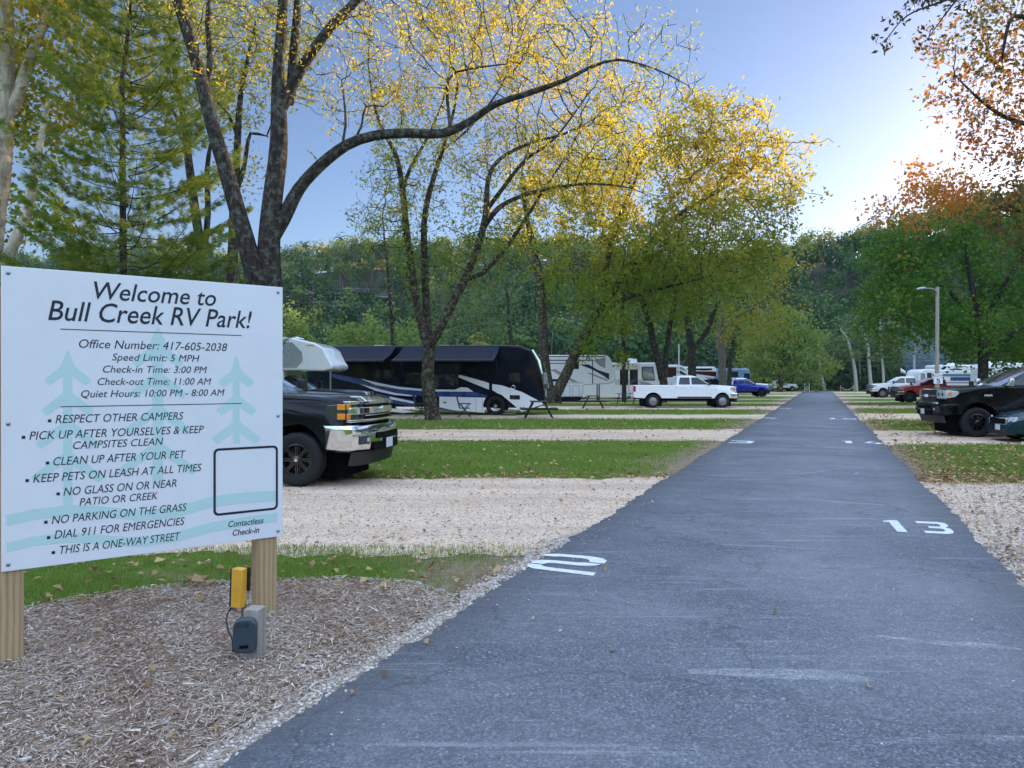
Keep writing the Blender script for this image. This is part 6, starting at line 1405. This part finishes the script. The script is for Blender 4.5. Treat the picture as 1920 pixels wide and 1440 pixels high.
n4_ = 6000; Y4 = RNG.uniform(6.9, 12.4, n4_); X4 = rdx(Y4, RT1)+RNG.random(n4_)*np.maximum(.1, .70*Y4-rdx(Y4, RT1)); S4 = RNG.gamma(3, .0025, n4_)+.003
n5_ = 260; s5 = RNG.uniform(2.8, 11, n5_); t5 = RNG.uniform(RT0, RT1, n5_); t5 = np.where(RNG.random(n5_) < .6, RT0+np.abs(RNG.normal(0, .35, n5_)), t5); X5, Y5 = RU.x*s5+RV.x*t5, RU.y*s5+RV.y*t5; S5 = RNG.gamma(2, .0022, n5_)+.002
stones('loose_gravel', np.concatenate([X, X2, X3, X4, X5]), np.concatenate([Y_, Y2, Y3, Y4, Y5]), np.concatenate([S1, S2, S3, S4, S5]), np.concatenate([np.full(n, .019), np.full(n2_, .019), np.full(n3_, .005), np.full(n4_, .005), np.full(n5_, .026)])[:, None], 'pale crushed stones along the asphalt edges and on the pads')

# fallen leaves
M['deadleaf'] = leaf_mat('fallen leaf', [(.0,(.10,.05,.025)),(.3,(.22,.12,.06)),(.6,(.36,.22,.11)),(.85,(.52,.38,.20)),(1,(.55,.46,.16))], .2, .8, .5, .2)
C_, sz_ = [], []
def litter(n, xf_, y0, y1, s, z0=.03, keep=None):
    X, Y_ = scatter_poly(n, xf_, y0, y1)
    if keep is not None: k_ = keep(X, Y_); X, Y_ = X[k_], Y_[k_]
    C_.append(np.stack([X, Y_, np.full(len(X), z0)+RNG.random(len(X))*.02], 1)); sz_.append(np.full(len(X), s)*RNG.uniform(.6, 1.3, len(X)))
litter(220, Lnear, 5.6, 7.5, .07); litter(420, L1, 12.8, 13.5, .08); litter(650, L1, 13.2, 21, .085); litter(260, L1, 7.5, 12.8, .05, .012); litter(380, L1, 25.6, 27, .10); litter(420, L1, 26, 33, .10); litter(260, L1, 21, 26, .08, .012); litter(400, L1, 37, 55, .14)
litter(900, R1, 12.3, 20, .085); litter(420, R1, 12.2, 13.4, .085); litter(300, R1, 7, 12.3, .05, .012); litter(800, R1, 25, 33, .10); litter(500, R1, 38, 57, .13); litter(500, lambda Yv: (rdx(Yv, RT1), rdx(Yv, RT1)+2.2), 12.5, 40, .10)
litter(45, lambda Yv: (-.7*Yv, rdx(Yv, RT0)-.1), 3, 6, .045, .045)
rp = [gr(*p) for p in ((1453,1159),(1323,1177),(1628,1300),(1293,981),(1230,1022),(1360,1006),(800,1215),(720,1277),(765,1281),(660,1312),(1135,1076),(1068,1037),(1400,960),(1480,1010),(1570,1070),(1000,1170),(1150,1230),(610,1200),(580,1230),(700,1180))]
C_.append(np.array([(p.x, p.y, .032) for p in rp])); sz_.append(np.full(len(rp), .045)*RNG.uniform(.7, 1.3, len(rp)))
C_.append(np.array([gr(*p)[:] for p in ((355,1098),(372,1100),(395,1104),(365,1108),(380,1094),(285,1058),(300,1062),(245,1068))])+np.array([0, 0, .04])); sz_.append(np.array([.16,.15,.14,.12,.13,.14,.12,.1]))
C = np.concatenate(C_); S = np.concatenate(sz_); k = len(C); an = RNG.uniform(0, 6.283, k); el = RNG.normal(.0, .3, k)
A = np.stack([np.cos(an), np.sin(an), np.sin(el)], 1)*S[:, None]; B = np.stack([-np.sin(an), np.cos(an), RNG.normal(0, .35, k)], 1)*(S*.36)[:, None]
V, Q = rhombs(C-A*.5+np.array([0, 0, .012]), A, B, .5); tag(np_mesh('fallen_leaves', V, Q, RNG.beta(2, 1.6, k), M['deadleaf']), 'dry fallen leaves on grass, gravel and asphalt', 'leaves', kind='stuff')

HAZE = .00011
# ------------------------------------------------------------------ valley haze
m = N('valley haze'); pv = m.n('ShaderNodeVolumePrincipled'); pv.inputs['Color'].default_value = (.72,.84,1.0,1); pv.inputs['Density'].default_value = HAZE; pv.inputs['Anisotropy'].default_value = .0
m.l(pv.outputs[0], m.out.inputs['Volume']); m.t.nodes.remove(m.p)
g = MB(); g.box((40, 150, 60.5), (1100, 640, 123)); tag(g.build('haze', m.m), kind='stuff')
